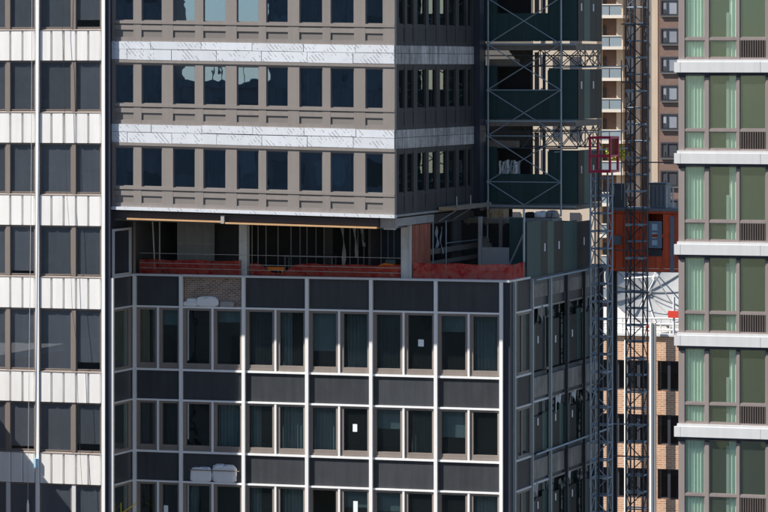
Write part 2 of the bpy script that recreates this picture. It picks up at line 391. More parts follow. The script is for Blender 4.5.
for zi in range(1, len(edges)-1, 2):
    z1, z0 = zp(edges[zi])-.05, zp(edges[zi+1])+.045
    for b in range(6):
        a0, a1 = fins[b]+.078, fins[b+1]-.078; mid = (a0+a1)/2
        mk('mullion', B(mid-.045, mid+.045, -.065, .12, z0, z1), 'white_fin', pod)
        for c0, c1 in ((a0, mid-.045), (mid+.045, a1)):
            wf = mk('window', MB().frame(c0, c1, -.02, .12, z0, z1, .15, .11, .25, .10).box(c0+.13, c1-.05, -.04, -.021, z0+.02, z0+.10), 'taupe_frame', pod)
            if zi == 5 and b == 3 and c0 == a0: continue            # an open sash
            mk('pane', B(c0+.15, c1-.11, .06, .072, z0+.25, z1-.10), 'glass_podium', wf)
            q = R.random()
            if q < .45: mk('curtain', pleats(c0+.12, c1-.1, R.choice((.3, .4, .6)), z0+.05, z1, 7, .03), R.choice(('curtain_grey', 'blind', 'blind')), wf)
            elif q < .58: mk('curtain', pleats(c0+.12, c0+.12+.35*(c1-c0), .35, z0+.05, z1, 3, .03), 'curtain_grey', wf)
            elif q < .78: mk('roller_shade', B(c0+.13, c1-.09, .2, .21, z0+(.3+.5*R.random())*(z1-z0), z1-.03), 'curtain_grey', wf)
# brick exposed where a spandrel is missing, with bags and a roll lying on the ledges
z1, z0 = zp(edges[0]), zp(edges[1]); a0, a1 = fins[1]+.078, fins[2]-.078
mk('exposed_brickwork', B(a0, a1, .09, .119, z0+.03, z1-.05), 'brick_old', pod)
for k in range(14):       # loose courses proud of the wall
    x = a0+.05+R.random()*(a1-a0-.35); z = z0+.55+.075*R.randint(0, 8)
    mk('brick', B(x, x+.21, .05+.02*R.random(), .1, z, z+.065), 'brick_old', pod)
def bag(c, sx, sy, sz, label, m='bag_white', seed=0, box=.5):
    rr = random.Random(seed); ph = [rr.uniform(0, 6) for _ in range(8)]
    sg = lambda x, e: abs(x)**e*math.copysign(1, x)
    def fn(a, b):
        t = a*2*math.pi; p = (b-.5)*math.pi
        cp = max(0, math.cos(p))**box
        k = 1+.05*math.sin(3*t+ph[0])+.04*math.sin(7*t+ph[1]+5*p)+.03*math.sin(13*t+ph[2]-9*p)
        z = (sg(math.sin(p), box)+1)*(1+.07*math.sin(4*t+ph[3])+.05*math.sin(9*t+ph[4])+.04*math.sin(17*t+ph[5]))
        return (c[0]+sx*sg(math.cos(t), box)*cp*k, c[1]+sy*sg(math.sin(t), box)*cp*k, c[2]+max(0, sz*z))
    return tag(mk('sack', MB().grid(40, 16, fn), m, smooth=True), label, 'sack')
bag((a0+.38, -.02, z0+.032), .36, .05, .10, 'flat white sack lying at the left end of the bricked-up ledge', seed=2)
bag((a0+1.15, -.03, z0+.032), .52, .06, .20, 'plump white sack slumped in the middle of the bricked-up ledge', seed=5)
bag((a0+.45, .005, z0+.225), .30, .05, .07, 'small white sack on top of the flat sack by the brickwork', seed=8)
bag((a0+2.05, -.03, z0+.032), .34, .05, .12, 'grey sack at the right end of the bricked-up ledge', 'concrete', seed=21)
z0 = zp(edges[5]); z1 = zp(edges[4])
bag((a0+.85, -.045, z0+.032), .47, .035, .29, 'white wrapped roll at the left on the ledge under dark spandrel', seed=11, box=.3)
bag((a0+1.93, -.045, z0+.032), .56, .035, .36, 'crumpled white wrapped roll at the right on the ledge under dark spandrel', seed=14, box=.35)
tag(mk('timber_batten', B(a0+.32, a1-.12, -.125, -.085, z0+.53, z0+.565), 'grey_wood'), 'thin timber batten lying across the two white wrapped rolls', 'batten')
# notes taped behind the panes
for i, (x, y, wn, hn, lab) in enumerate(((355, 428, .2, .33, 'white notice taped inside a window of the middle storey'), (355.5, 507, .2, .5, 'white notice taped inside the window beside the open dark sash'), (421, 343, .25, .3, 'pale notice inside a window of the tall storey'), (166, 510, .2, .4, 'pale notice inside a shaded window of the lowest storey'))):
    u = U(x, .055); z = Z(y, x, .055)
    tag(mk('paper_notice', B(u-wn/2, u+wn/2, .052, .056, z-hn/2, z+hn/2), 'paper'), lab, 'notice')
# left return of the recess
ur = f0-.10
mk('return_back', B(ur-.6, ur-.12, VL+.02, 0, zbase, ZC-.03), 'interior_dark', pod)
yA, yB = VL+.12, -.14
for zi in range(0, len(edges)-1):
    z1, z0 = zp(edges[zi]), zp(edges[zi+1])
    if zi % 2 == 0:
        mk('spandrel', B(ur-.1, ur-.01, yA, yB, z0+.03, z1-.04), 'spandrel', pod)
        mk('transom', B(ur-.1, ur+.035, yA, yB, z0-.045, z0+.03), 'grey_fin', pod)
        mk('transom', B(ur-.1, ur+.035, yA, yB, z1-.04, z1+.045), 'grey_fin', pod)
    else:
        wf = mk('window', MB().frame_y(ur-.1, ur-.01, yA, yB, z0+.045, z1-.045, .1, .35, .12, .1), 'taupe_frame', pod)
        mk('pane', B(ur-.06, ur-.05, yA+.1, yB-.35, z0+.16, z1-.14), 'glass_podium', wf)
        mk('curtain', pleats(yB-.75, yB-.4, ur-.09, z0+.1, z1-.1, 3, .015, 'y'), 'curtain_cream', wf)
wf = mk('window', MB().frame_y(ur-.1, ur-.01, yA, yB, ZC+.05, ZC+2.1, .09, .12, .08, .1), 'grey_fin', pod)
mk('net_scrap', pleats(yA+.1, yA+1.2, ur-.16, ZC+.1, ZC+.75, 3, .02, 'y'), 'netting', wf)
mk('return_back', B(ur-.6, ur-.3, VL+.25, 0, ZC, ZC+2.3), 'interior_dark', pod)
mk('post', B(f0-.06, f0+.02, -.08, .02, ZC+.06, ZC+2.35), 'taupe_frame', pod)
mk('corner_trim', B(ur-.12, ur+.02, VL-.02, VL+.1, zbase, ZC-.03), 'grey_fin', pod)
# right wall
vposts = [V(p, URW) for p in (513.6, 531.3, 549.6, 566, 583.5, 601)]
mk('right_core', B(UR-3.2, UR-3.0, 1, 15.5, zbase, ZC-.3), 'interior_dark', pod)
mk('rear_wall', B(f0, UR, 15.5, 15.8, zbase, ZC-.05), 'dark_concrete', pod)
for i, v in enumerate(vposts):
    mk('post', B(URW-.02, URW+.10, v-.07, v+.07, zbase, ZC-.04), 'scaffold_tube' if i < 3 else 'navy_metal', pod)
for zi in range(0, len(edges)-1, 2):
    z1, z0 = zp(edges[zi]), zp(edges[zi+1])
    for b in range(5):
        y0, y1 = vposts[b]+.07, vposts[b+1]-.07
        if b == 0:
            mk('spandrel', B(URW-.12, URW-.02, y0, y1, z0+.03, z1-.05), 'tower_side', pod)
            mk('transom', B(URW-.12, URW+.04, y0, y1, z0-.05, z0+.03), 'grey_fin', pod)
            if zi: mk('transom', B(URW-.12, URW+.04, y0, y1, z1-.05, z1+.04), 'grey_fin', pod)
        else:
            dz = .0 if zi == 0 else -.25
            mk('slab_edge', B(URW-.25, URW-.06, y0, y1, z0+.45+dz, z1-.02+dz), 'slab_concrete', pod)
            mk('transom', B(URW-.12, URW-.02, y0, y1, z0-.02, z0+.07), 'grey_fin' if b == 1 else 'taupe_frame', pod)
            mk('spandrel', B(URW-.22, URW-.09, y0, y1, z0+.07, z0+.45+dz), 'navy_metal', pod)
for zi in range(1, len(edges)-1, 2):
    z1, z0 = zp(edges[zi])-.05, zp(edges[zi+1])+.04
    for b in range(5):
        y0, y1 = vposts[b]+.07, vposts[b+1]-.07; ym = (y0+y1)/2
        if b == 0:
            for c0, c1 in ((y0, ym), (ym, y1)):
                wf = mk('window', MB().frame_y(URW-.12, URW-.02, c0, c1, z0, z1, .07, .07, .12, .12), 'taupe_frame', pod)
                mk('pane', B(URW-.07, URW-.058, c0+.07, c1-.07, z0+.12, z1-.12), 'glass_side', wf)
                mk('curtain', pleats(c0+.08, c1-.15, URW-.3, z0+.1+R.random()*.5, z1-.1, 3, .03, 'y'), 'curtain_cream' if zi < 3 else 'curtain_grey', wf)
        else:
            # per bay
            cuts = [y0, y0+.32*(y1-y0), y0+.72*(y1-y0), y1]
            mk('board', B(URW-.14, URW-.08, cuts[0], cuts[1]-.02, z0, z1-.5-.2*R.random()), 'green_ply', pod)
            gt = mk('gate', B(URW-.18, URW-.1, cuts[1], cuts[2]-.02, z0, z1-.6), 'gate_dark', pod)
            zm = z0+1.25+R.uniform(-.1, .1); yc = cuts[1]+.35
            mk('slit_light', B(URW-.1, URW-.09, yc, yc+.16, zm-.16, zm+.16), 'bag_white', gt)
            if R.random() < .5: mk('board', B(URW-.14, URW-.09, cuts[2], cuts[3], z0, z1-.35-.2*R.random()), R.choice(('green_ply', 'green_ply_pale')), pod)
            else: mk('pane', B(URW-.14, URW-.13, cuts[2], cuts[3], z0, z1-.4), 'glass_side', pod)
            if R.random() < .75:
                ya_ = y0+R.random()*.5*(y1-y0); hh = .5+.5*R.random()
                mk('tarpaulin', MB().grid(8, 5, lambda a, b, ya_=ya_, hh=hh, q=R.random()*6: (URW-.03+.05*math.sin(a*7+q), ya_+a*.9*(1-.25*b), z1+.1-hh*b*(.7+.3*math.sin(a*5+q)))), R.choice(('gate_dark', 'slab_concrete', 'concrete', 'plastic_sheet')), pod)
            mk('pane', B(URW-.2, URW-.19, y0, y1, z1-.62, z1), 'glass_side', pod)
for zi in (0, 4):
    zr = zp(edges[zi])-(.05 if zi == 0 else -.12)
    mk('guide_rail', MB().tube((URW+.35, vposts[1]-.4, zr-.02), (URW+.35, vposts[-1]+.2, zr+.05), .045), 'scaffold_tube', pod)

# ================================================================ 3. taupe tower over the podium
VT = -2.15; K = .017
UT = U(394.7, VT); UTL = U(112.0, VT)
tw = thing('taupe_tower', 'taupe reclad office tower with white insulation bands above the gutted storey', 'building', (U(254, VT), VT, ZC))
zr_ = lambda py: Z(py, 390, VT)
VTE = V(473.5, UT)
wins = [(114.5, 133.5), (141.5, 162), (173, 195), (203.3, 225.7), (236.7, 258.7), (266.2, 288), (299.3, 322.5), (330.5, 354), (365.3, 383)]
W = [(U(a, VT), U(b, VT)) for a, b in wins]
PER = 84.8
zTOP = zr_(-PER*2-16); zTB = zr_(215.3)
def tp(name, mb, m, parent=None): return mk(name, mb.shear(K, UT), m, parent or tw)
pus = [UTL]+[x for p in W for x in p]+[UT]
for k in range(0, len(pus), 2):
    if pus[k+1]-pus[k] > .02: tp('pier', B(pus[k], pus[k+1], VT-.004, VT+.25, zTB, zTOP), 'tower_skin')
swin = [(398.8, 404.7), (407.3, 413.6), (417.5, 426), (428.8, 436.3), (440, 447), (448.8, 455.8), (459, 466), (468, 472)]
SW = [(V(a, UT), V(b, UT)) for a, b in swin]
spus = [VT+.26]+[x for p in SW for x in p]+[VTE]
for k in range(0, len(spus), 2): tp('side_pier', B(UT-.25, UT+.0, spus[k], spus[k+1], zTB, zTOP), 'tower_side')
tp('tower_core', B(UTL, UT-4, 4.2, 4.4, zTB, zTOP), 'interior_wall')
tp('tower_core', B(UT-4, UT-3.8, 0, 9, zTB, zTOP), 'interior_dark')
tp('tower_roof', B(UTL, UT, VT+.3, 10.6, zTOP, zTOP+.3), 'dark_concrete')
tp('end_pier', B(UT-.4, UT+.30, VTE+.01, VTE+.62, zTB-.2, zTOP), 'navy_metal')
tp('end_pier', B(UT-.4, UT+.12, VTE+.62, VTE+1.5, zTB-.2, zTOP), 'navy_metal')
tp('rear_wall', B(UTL, UT-.4, 10.3, 10.6, zTB, zTOP), 'dark_concrete')
for fl in range(-2, 3):
    o = fl*PER
    z = lambda py: zr_(py+o)
    # spandrel zone: window foot 24.2 ... band ... next window head 69
    tp('floor_slab', B(UTL, UT-.3, VT+.3, 10.2, z(60), z(46)), 'dark_concrete')
    tp('recessed_panel', B(UTL, UT-.004, VT+.035, VT+.2, z(45.2), z(24.4)), 'tower_recess')
    tp('sill_rail', B(UTL, UT-.003, VT-.025, VT+.1, z(27.3), z(24.2)), 'tower_skin')
    tp('rail', B(UTL, UT-.003, VT+.0, VT+.1, z(33.6), z(28.9)), 'tower_skin')
    tp('rail', B(UTL, UT-.003, VT+.0, VT+.1, z(45.4), z(41.0)), 'tower_skin')
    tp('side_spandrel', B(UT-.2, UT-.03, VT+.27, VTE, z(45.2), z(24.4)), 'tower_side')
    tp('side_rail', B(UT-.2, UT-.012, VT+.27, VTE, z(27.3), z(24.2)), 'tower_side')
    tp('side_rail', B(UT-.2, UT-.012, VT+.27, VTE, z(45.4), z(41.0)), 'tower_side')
    if fl < 2:
        tp('band_back', B(UTL, UT-.001, VT+.012, VT+.2, z(64.2), z(45.4)), 'beam_dark')
        tp('lip', B(UTL, UT+.01, VT-.035, VT+.2, z(67.2), z(64.2)), 'tower_skin')
        tp('head_rail', B(UTL, UT-.003, VT-.0, VT+.1, z(69.2), z(67.2)), 'tower_skin')
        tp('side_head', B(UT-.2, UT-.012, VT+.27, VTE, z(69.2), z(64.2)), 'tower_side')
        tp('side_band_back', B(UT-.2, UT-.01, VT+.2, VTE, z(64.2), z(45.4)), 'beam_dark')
        st = R.uniform(0, 1)
        for (ya, yb, step, ph) in ((45.3, 53.0, 2.35, st), (53.5, 64.0, 2.08, st*.7+.5)):
            x = UTL-ph*step
            while x < UT-.02:
                x0, x1 = max(x+.012, UTL), min(x+step-.012, UT-.01)
                if x1-x0 > .05:
                    y = VT-.03-R.uniform(0, .012); d = R.uniform(-.012, .012)
                    tp('insulation_board', B(x0, x1, y, VT+.01, z(yb)+d, z(ya)+d), 'insulation')
                x += step
            y = VT+.0-ph*1.2
            while y < VTE-.02:
                y0, y1 = max(y+.012, VT+.012), min(y+step-.012, VTE)
                if y1-y0 > .05: tp('insulation_board', B(UT-.01, UT+.02+R.uniform(0, .012), y0, y1, z(yb), z(ya)), 'insulation_side')
                y += step
    else:
        tp('base_ledge', B(UTL, UT+.02, VT-.09, VT+.25, z(48.6), z(45.4)), 'insulation')
        tp('side_base_ledge', B(UT-.25, UT+.03, VT+.25, VTE, z(47.6), z(45.4)), 'concrete')
    # windows: head 69-PER ... foot 24.2
    wz1, wz0 = z(69.2-PER), z(24.2)
    for k, (a, b) in enumerate(W):
        wf = tp('window', MB().frame(a, b, VT+.05, VT+.14, wz0, wz1, .035, .035, .035, .035), 'tower_recess')
        tp('pane', B(a+.035, b-.035, VT+.085, VT+.097, wz0+.035, wz1-.035), 'glass_tower', wf)
        if R.random() < .35: tp('curtain', pleats(a+.04, b-.04, VT+.45, wz0+.05, wz1-.05, 5, .04), 'curtain_grey', wf)
    for k, (a, b) in enumerate(SW):
        wf = tp('window', MB().frame_y(UT-.14, UT-.05, a, b, wz0, wz1, .05, .05, .04, .04), 'tower_side')
        tp('pane', B(UT-.1, UT-.09, a+.05, b-.05, wz0+.04, wz1-.04), 'glass_side', wf)
# underside: slab, beam, planks
zs = zr_(218.4)
tp('soffit_slab', B(UTL, UT-.3, VT+.3, 10.2, zs-.05, zs+.3), 'dark_concrete')
tp('edge_beam', B(UTL, UT-.75, VT+.1, VT+.5, zs-.36, zs-.05), 'beam_dark')
tp('edge_beam', B(UT-.72, UT-.02, VT+.2, VT+.5, zs-.42, zs-.02), 'concrete')
tp('edge_beam', B(UT-.4, UT-.04, VT+.5, VT+5.6, zs-.36, zs-.02), 'concrete')
tp('edge_beam', B(UT-.42, UT-.05, VT+5.6, VTE, zs-.34, zs-.02), 'beam_dark')
ub = U(222, VT)
for x0, x1, dz in ((UTL+.7, ub, .02), (ub+.15, UT-.8, -.03)):
    tp('plank', B(x0, x1, VT-.02, VT+.35, zs-.43+dz, zs-.36+dz), 'raw_wood')
tp('plank_bracket', B(ub-.05, ub+.1, VT-.03, VT+.3, zs-.45, zs-.1), 'concrete')
tp('edge_plank', B(UT-.6, UT-.06, VT+.3, VT+.36, zs-.50, zs-.40), 'grey_fin')

# ---- gutted storey: columns, studs, partition, nets (between deck ZC and the soffit)
ztop_u = lambda u: zs-.05-K*(u-UT)
mk('deck_slab', B(f0+.02, UR+.2, .26, 15.7, ZC-.35, ZC-.002), 'dark_concrete', pod)
gz = lambda py, px_, v: Z(py, px_, v)
def column(pxc, v, wd, m='concrete'):
    u = U(pxc, v); return mk('column', B(u-wd/2, u+wd/2, v-wd/2, v+wd/2, ZC, ztop_u(u)+.02), m, pod)
column(244.3, .7, .36, 'column_paint'); column(406.5, .7, .38, 'column_paint'); column(160, 4.2, .4, 'dark_concrete'); column(330, 4.6, .4, 'dark_concrete')
mk('corner_angle', B(U(409.5, .5), U(411.8, .5), .45, .5, ZC, ztop_u(UT)), 'grey_fin', pod)
# partition walls inside
par = thing('drywall_partition', 'grey drywall partition with metal grid inside the gutted storey', 'partition', (U(196, 3), 3, ZC))
pu0, pu1 = U(178, 3), U(214, 3)
mk('board', B(pu0, pu1, 3, 3.08, ZC, ZC+2.6), 'interior_wall', par)
for k in range(5):
    u = pu0+(pu1-pu0)*k/4; mk('stud', B(u-.02, u+.02, 2.96, 2.998, ZC, ZC+2.6), 'stud', par)
mk('stud', B(pu0+.03, pu1-.03, 2.955, 2.99, ZC+1.25, ZC+1.29), 'stud', par)
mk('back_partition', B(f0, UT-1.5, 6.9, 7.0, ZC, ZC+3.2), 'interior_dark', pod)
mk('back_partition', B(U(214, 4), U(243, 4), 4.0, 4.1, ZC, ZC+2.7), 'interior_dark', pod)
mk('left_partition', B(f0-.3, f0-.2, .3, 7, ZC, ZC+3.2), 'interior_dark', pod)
for k, (x, v) in enumerate([(155, 1.2), (159.5, 1.4), (252, 2.4), (258, 2.6), (266, 3.0), (278, 3.2), (291, 3.4), (300, 3.4), (307, 3.4), (316, 3.6), (324, 3.4), (350, 3.0), (358, 2.6), (364, 2.6), (374, 2.8), (381, 2.7), (388, 3.0), (394, 3.2)]):
    u = U(x, v); ln = -.15 if k == 0 else 0
    s = mk('metal_stud', MB().tube((u+ln, v, ztop_u(u)-.02), (u, v, ZC), .035 if k < 2 else .022, 4), 'stud')
    tag(s, 'slanting pale metal stud standing beside the left columns' if k == 0 else 'upright metal stud in the dark gutted storey', 'stud', None if k == 0 else 'upright studs of the gutted storey')
for k, (x, lab) in enumerate(((343, 'long twisted strip of plastic sheeting hanging beside the studs'), (355.5, 'thin strip of plastic sheeting hanging between two studs'), (363, 'short strip of plastic sheeting hanging in the dark storey'))):
    u = U(x, 2.2)
    m = MB().grid(2, 14, lambda a, b, u=u, k=k: (u+(a-.5)*.12*(1+.5*math.sin(b*9+k))+.05*math.sin(b*5+k), 2.2+.05*math.cos(b*11+a*3), ZC+(.3+.5*k)+(2.35-.5*k)*b))
    tag(mk('plastic_strip', m, 'plastic_sheet'), lab, 'plastic sheet')
wbn = thing('work_bench', 'low dark bench along the studs in the gutted storey', 'bench', (U(310, 2.6), 2.6, ZC))
b0, b1 = U(286, 2.6), U(335, 2.6)
mk('top', B(b0, b1, 2.3, 2.9, ZC+.78, ZC+.84), 'mesh_grey', wbn)
for x in (b0+.05, b1-.05):
    for y in (2.35, 2.85): mk('leg', B(x-.03, x+.03, y-.03, y+.03, ZC, ZC+.78), 'mesh_grey', wbn)
# orange safety nets
def net(pts, h0, h1, label, sag=()):
    n = thing('safety_net', label, 'safety net', (pts[0][0], pts[0][1], ZC), 'orange safety nets along the deck edge')
    L = [0]
    for a, b in zip(pts, pts[1:]): L.append(L[-1]+math.dist(a, b))
    def at(t):
        d = t*L[-1]
        for i in range(len(pts)-1):
            if d <= L[i+1]+1e-6:
                k = (d-L[i])/(L[i+1]-L[i]); return [pts[i][j]+(pts[i+1][j]-pts[i][j])*k for j in (0, 1)]
    rr = R.uniform(0, 6)
    def fn(a, b):
        p = at(a); s = 0
        for (c, wd, dep) in sag:
            s += dep*math.exp(-((a-c)/wd)**4)
        top = h1-s-.05*abs(math.sin(a*L[-1]*1.6+rr)); z = ZC+h0+(top-h0)*b
        y = .03*math.sin(a*L[-1]*5+b*4+rr)+.05*math.sin(a*L[-1]*1.9+rr)*b
        return (p[0], p[1]+y, z)
    m = MB(); nu = int(L[-1]/.06); nv = 12
    m.grid(nu, nv, fn)
    keep = []
    for a in range(nu):
        for b in range(nv):
            keep.append(m.f[a*nv+b])
    m.f = keep
    mk('mesh', m, 'netting', n)
    mk('top_cord', MB().path([Vector(fn(k/24, 1)) for k in range(25)], .012, 4), 'netting', n)
    mk('top_cord', MB().path([Vector(fn(k/24, .55)) for k in range(25)], .009, 4), 'netting', n)
    for k in range(0, 25, 6):
        p = Vector(fn(k/24, 1)); mk('stake', MB().tube((p.x, p.y+.06, ZC), (p.x, p.y+.06, p.z+.05), .02, 5), 'tube_dark', n)
v_ = .42
net([(U(139, v_), v_), (U(241, v_), v_)], .03, .68, 'dark red safety net hung left of the white deck column')
net([(U(250, v_), v_), (U(400, v_), v_)], .03, .60, 'sagging red safety net between the two white deck columns', sag=((.18, .09, .42),))
net([(U(413, v_), v_), (URW-.1, v_), (URW-.1, V(524.5, URW-.1))], .03, .72, 'bright orange safety net round the open corner of the deck')
gw = thing('guard_wires', 'pair of thin steel guard wires strung along the deck edge', 'guard wire', (U(270, .36), .36, ZC))
for h in (.30, .52, .95): mk('wire', MB().tube((f0+.1, .34, ZC+h), (U(402, .34), .34, ZC+h-.04), .012, 5), 'stud', gw)
# the wider red board behind the left net
rb = U(176, 1.0), U(208, 1.0)
tag(mk('red_board', B(rb[0], rb[1], .95, .98, ZC, ZC+.62), 'frame_pink'), 'dull red board leaning behind the left safety net', 'board')
# small orange machine
um = U(388, 1.1); mc = thing('mini_loader', 'small orange wheeled loader parked on the deck by the corner column', 'loader', (um, 1.1, ZC))
def prism(pts, y0, y1):
    m = MB(); n = len(pts); m.v = [(x, y0, z) for x, z in pts]+[(x, y1, z) for x, z in pts]
    m.f = [tuple(range(n)), tuple(range(2*n-1, n-1, -1))]+[(i, n+i, n+(i+1) % n, (i+1) % n) for i in range(n)]; return m
mk('body', prism([(um-.45, ZC+.2), (um+.5, ZC+.2), (um+.55, ZC+.45), (um+.35, ZC+.62), (um-.1, ZC+.66), (um-.45, ZC+.5)], .8, 1.5), 'machine_orange', mc)
for x in (-.22, .3):
    for y in (.78, 1.52):
        wh = mk('wheel', MB().tube((um+x, y-.07, ZC+.19), (um+x, y+.07, ZC+.19), .19, 14), 'rubber', mc)
        mk('rim', MB().tube((um+x, y-.085, ZC+.19), (um+x, y+.085, ZC+.19), .09, 10), 'bag_white', wh)
mk('hood', B(um-.05, um+.4, .9, 1.4, ZC+.62, ZC+.8), 'green_ply_pale', mc)
ub2 = U(276, .55); br_ = thing('barrier', 'low yellow and orange work barrier in the dip of the net', 'barrier', (ub2, .55, ZC))
mk('rail', B(ub2-.4, ub2+.4, .53, .57, ZC+.28, ZC+.42), 'machine_orange', br_)
for x in (-.3, .3): mk('leg', MB().tube((ub2+x, .45, ZC), (ub2+x, .55, ZC+.3), .025, 5).tube((ub2+x, .65, ZC), (ub2+x, .55, ZC+.3), .025, 5), 'yellow_paint', br_)
yp = thing('yellow_pole', 'yellow pole poking out of the shaded corner window', 'pole', (U(118, -.9), -.9, zp(515)))
mk('bar', MB().tube((U(111, -2.5), -2.45, zp(514)), (U(137, -.3), -.3, Z(503, 137, -.3)), .022, 6), 'yellow_paint', yp)
mk('upright', MB().tube((U(121, -1.6), -1.6, Z(516, 121, -1.6)), (U(121, -1.6), -1.6, Z(503, 121, -1.6)), .02, 6), 'yellow_paint', yp)
# ---- right side of the gutted storey under the tower's side
uq = UT-.12; VS_ = V(577, UR+.1)
def rp(name, pa, pb, ya, yb, m, d=.06, parent=None, uu=None):
    uu = uq if uu is None else uu; pm = (pa+pb)/2
    return mk(name, B(uu-d, uu, V(pa, uu), V(pb, uu), ZU(yb, pm, uu), ZU(ya, pm, uu)), m, parent or pod)
zq1 = zs-.40
mk('rust_panel', B(uq-.08, uq, V(413, uq), V(430.5, uq), ZC, zq1), 'rust', pod)
for k in range(4):
    y = V(413, uq)+(V(430.5, uq)-V(413, uq))*(k+.5)/4
    mk('rib', B(uq, uq+.04, y-.05, y+.05, ZC, zq1), 'rust', pod)
mk('deck_rear_wall', B(UT-6, U(512, VS_+1.4), VS_+1.4, VS_+1.5, ZC, zq1+.6), 'interior_dark', pod)
mk('side_back', B(uq-2.3, uq-2.2, 1.5, 11, ZC, zq1), 'interior_dark', pod)
for px_, m, rad in ((433, 'scaffold_tube', .03), (446, 'scaffold_tube', .035), (480, 'grey_wood', .09), (497, 'grey_wood', .06)):
    v = V(px_, uq); mk('prop', MB().tube((uq, v, ZC), (uq, v, zq1+.02), rad, 6), m, pod)
va, vb = V(430.5, uq), V(480, uq)
for h, m, r in ((1.05, 'grey_wood', .12), (.55, 'grey_wood', .09)):
    mk('guard_board', B(uq-.05, uq-.01, va, vb, ZC+h-r, ZC+h+r), m, pod)
mk('guard_tube', MB().tube((uq+.06, V(446, uq), ZC+1.35), (uq+.06, vb, ZC+1.3), .03), 'scaffold_tube', pod)
mk('gutter_pipe', B(uq-.5, uq-.4, V(462, uq), V(470, uq), ZC, zq1), 'dark_concrete', pod)
vw = 8.3
mk('plywood', B(U(482, vw), U(509, vw), vw, vw+.04, ZC, ZC+1.05), 'pale_board', pod)
mk('plywood', B(U(483, vw), U(489, vw), vw+.005, vw+.045, ZC+1.05, ZC+1.45), 'grey_wood', pod)
mk('wood_post', B(U(478.5, vw), U(481.8, vw), vw-.05, vw+.1, ZC, zs-.3), 'pale_board', pod)
mk('wood_post', B(U(497, vw), U(500, vw), vw+.3, vw+.4, ZC, zs-.3), 'grey_wood', pod)
mk('green_board', B(U(509.3, vw), U(524, vw), vw+.01, vw+.04, ZC, zs-.35), 'green_ply_pale', pod)
mk('plywood', B(uq-.04, uq+.0, V(481.5, uq), V(500, uq), ZC, ZC+1.05), 'pale_board', pod)
mk('plywood', B(uq-.05, uq+.0, V(481.5, uq), V(487, uq), ZC+1.05, ZC+1.4), 'grey_wood', pod)
# strips of torn sheeting
for k in range(2):
    v = V(436+5*k, uq); m = MB().grid(2, 10, lambda a, b, v=v, k=k: (uq+.03+.03*math.sin(b*8+k), v+(a-.5)*(.5-.25*k)*(.6+.4*math.sin(b*11+k))+.12*math.sin(b*4+k*2), ZC+1.2-.3*k+(.95+.25*k)*b))
    tag(mk('plastic_strip', m, 'plastic_sheet'), ('torn white sheeting hanging beside the rusty panel', 'narrow torn sheeting hanging beside the wider torn sheeting')[k], 'plastic sheet')

# ================================================================ 4. scaffold platform tower
VS = V(577, UR+.1)                       # its front face stands where the deck edge meets this line of sight
sf = thing('scaffold_tower', 'green boarded scaffold platform tower with crossed tubes beside the taupe tower', 'scaffold', (U(530, VS), VS, ZC))
ul, urr = U(484.5, VS), UR+.1
uo0, uo1 = U(497, VS), U(548.5, VS)
zf = lambda py: Z(py, 530, VS)
VB = V(601, UR+.1)
SLAB = [(-41, -35), (43.5, 50), (120, 126), (205, 209)]
def sp_(name, mb, m, parent=None): return mk(name, mb, m, parent or sf)
for k, (ya, yb) in enumerate(SLAB):
    sp_('platform', B(ul-.1, urr+.05, VS-.35, VB, zf(yb), zf(ya)), 'grey_wood')
    sp_('ledger', B(ul-.1, urr+.05, VS-.40, VS-.352, zf(ya+2), zf(ya)), 'scaffold_tube')
lev = [(-20, 6, 13, 41), (66, 66, 90, 119), (147, 150, 174, 203.5)]
for (ztopy, oy0, oy1, ybot) in lev:
    # front boards
    n = 4
    for k in range(n):
        a, b = uo0+(uo1-uo0)*k/n, uo0+(uo1-uo0)*(k+1)/n
        sp_('board', B(a+.006, b-.006, VS, VS+.03, zf(ybot), zf(oy1)), 'green_ply')
    sp_('board', B(ul, uo0-.006, VS, VS+.03, zf(ybot), zf(ztopy)), 'green_ply')
    um_ = (uo1+urr)/2
    sp_('board', B(uo1+.006, um_, VS, VS+.03, zf(ybot), zf(ztopy+2)), 'green_ply')
    sp_('board', B(um_+.012, urr, VS, VS+.03, zf(ybot), zf(ztopy+3)), 'green_ply')
    for x in (uo0, uo1, um_+.006, urr-.02): sp_('backing_post', B(x-.05, x+.05, VS+.031, VS+.09, zf(ybot), zf(ztopy+4)), 'gate_dark')
    # inside: dark partition on the left, open to the back on the right
    sp_('inner_board', B(uo0-1.1, uo0+1.15, VS+1.6, VS+1.64, zf(ybot), zf(ztopy)), 'gate_dark')
    sp_('inner_post', B(uo0+1.32, uo0+1.5, VS+1.6, VS+1.75, zf(ybot), zf(ztopy-14)), 'grey_wood')
    sp_('inner_post', B(uo0+1.62, uo0+1.74, VS+1.9, VS+2.0, zf(ybot), zf(ztopy-14)), 'tube_dark')
    # gated side
    y0 = VS+.03; n = 4
    tm = ['gate_dark', 'green_ply_pale', 'gate_dark', 'gate_dark']
    for k in range(4):
        a, b = y0+(VB-y0)*k/4, y0+(VB-y0)*(k+1)/4
        gt = sp_('gate' if k != 1 else 'board', B(urr, urr+.05, a+.01, b-.01, zf(ybot), zf(ztopy+3)), tm[k])
        if k in (0, 2):
            zc = zf(ybot-34); yc = a+.45
            mk('slit_light', B(urr+.05, urr+.06, yc, yc+.18, zc-.17, zc+.17), 'bag_white', gt)
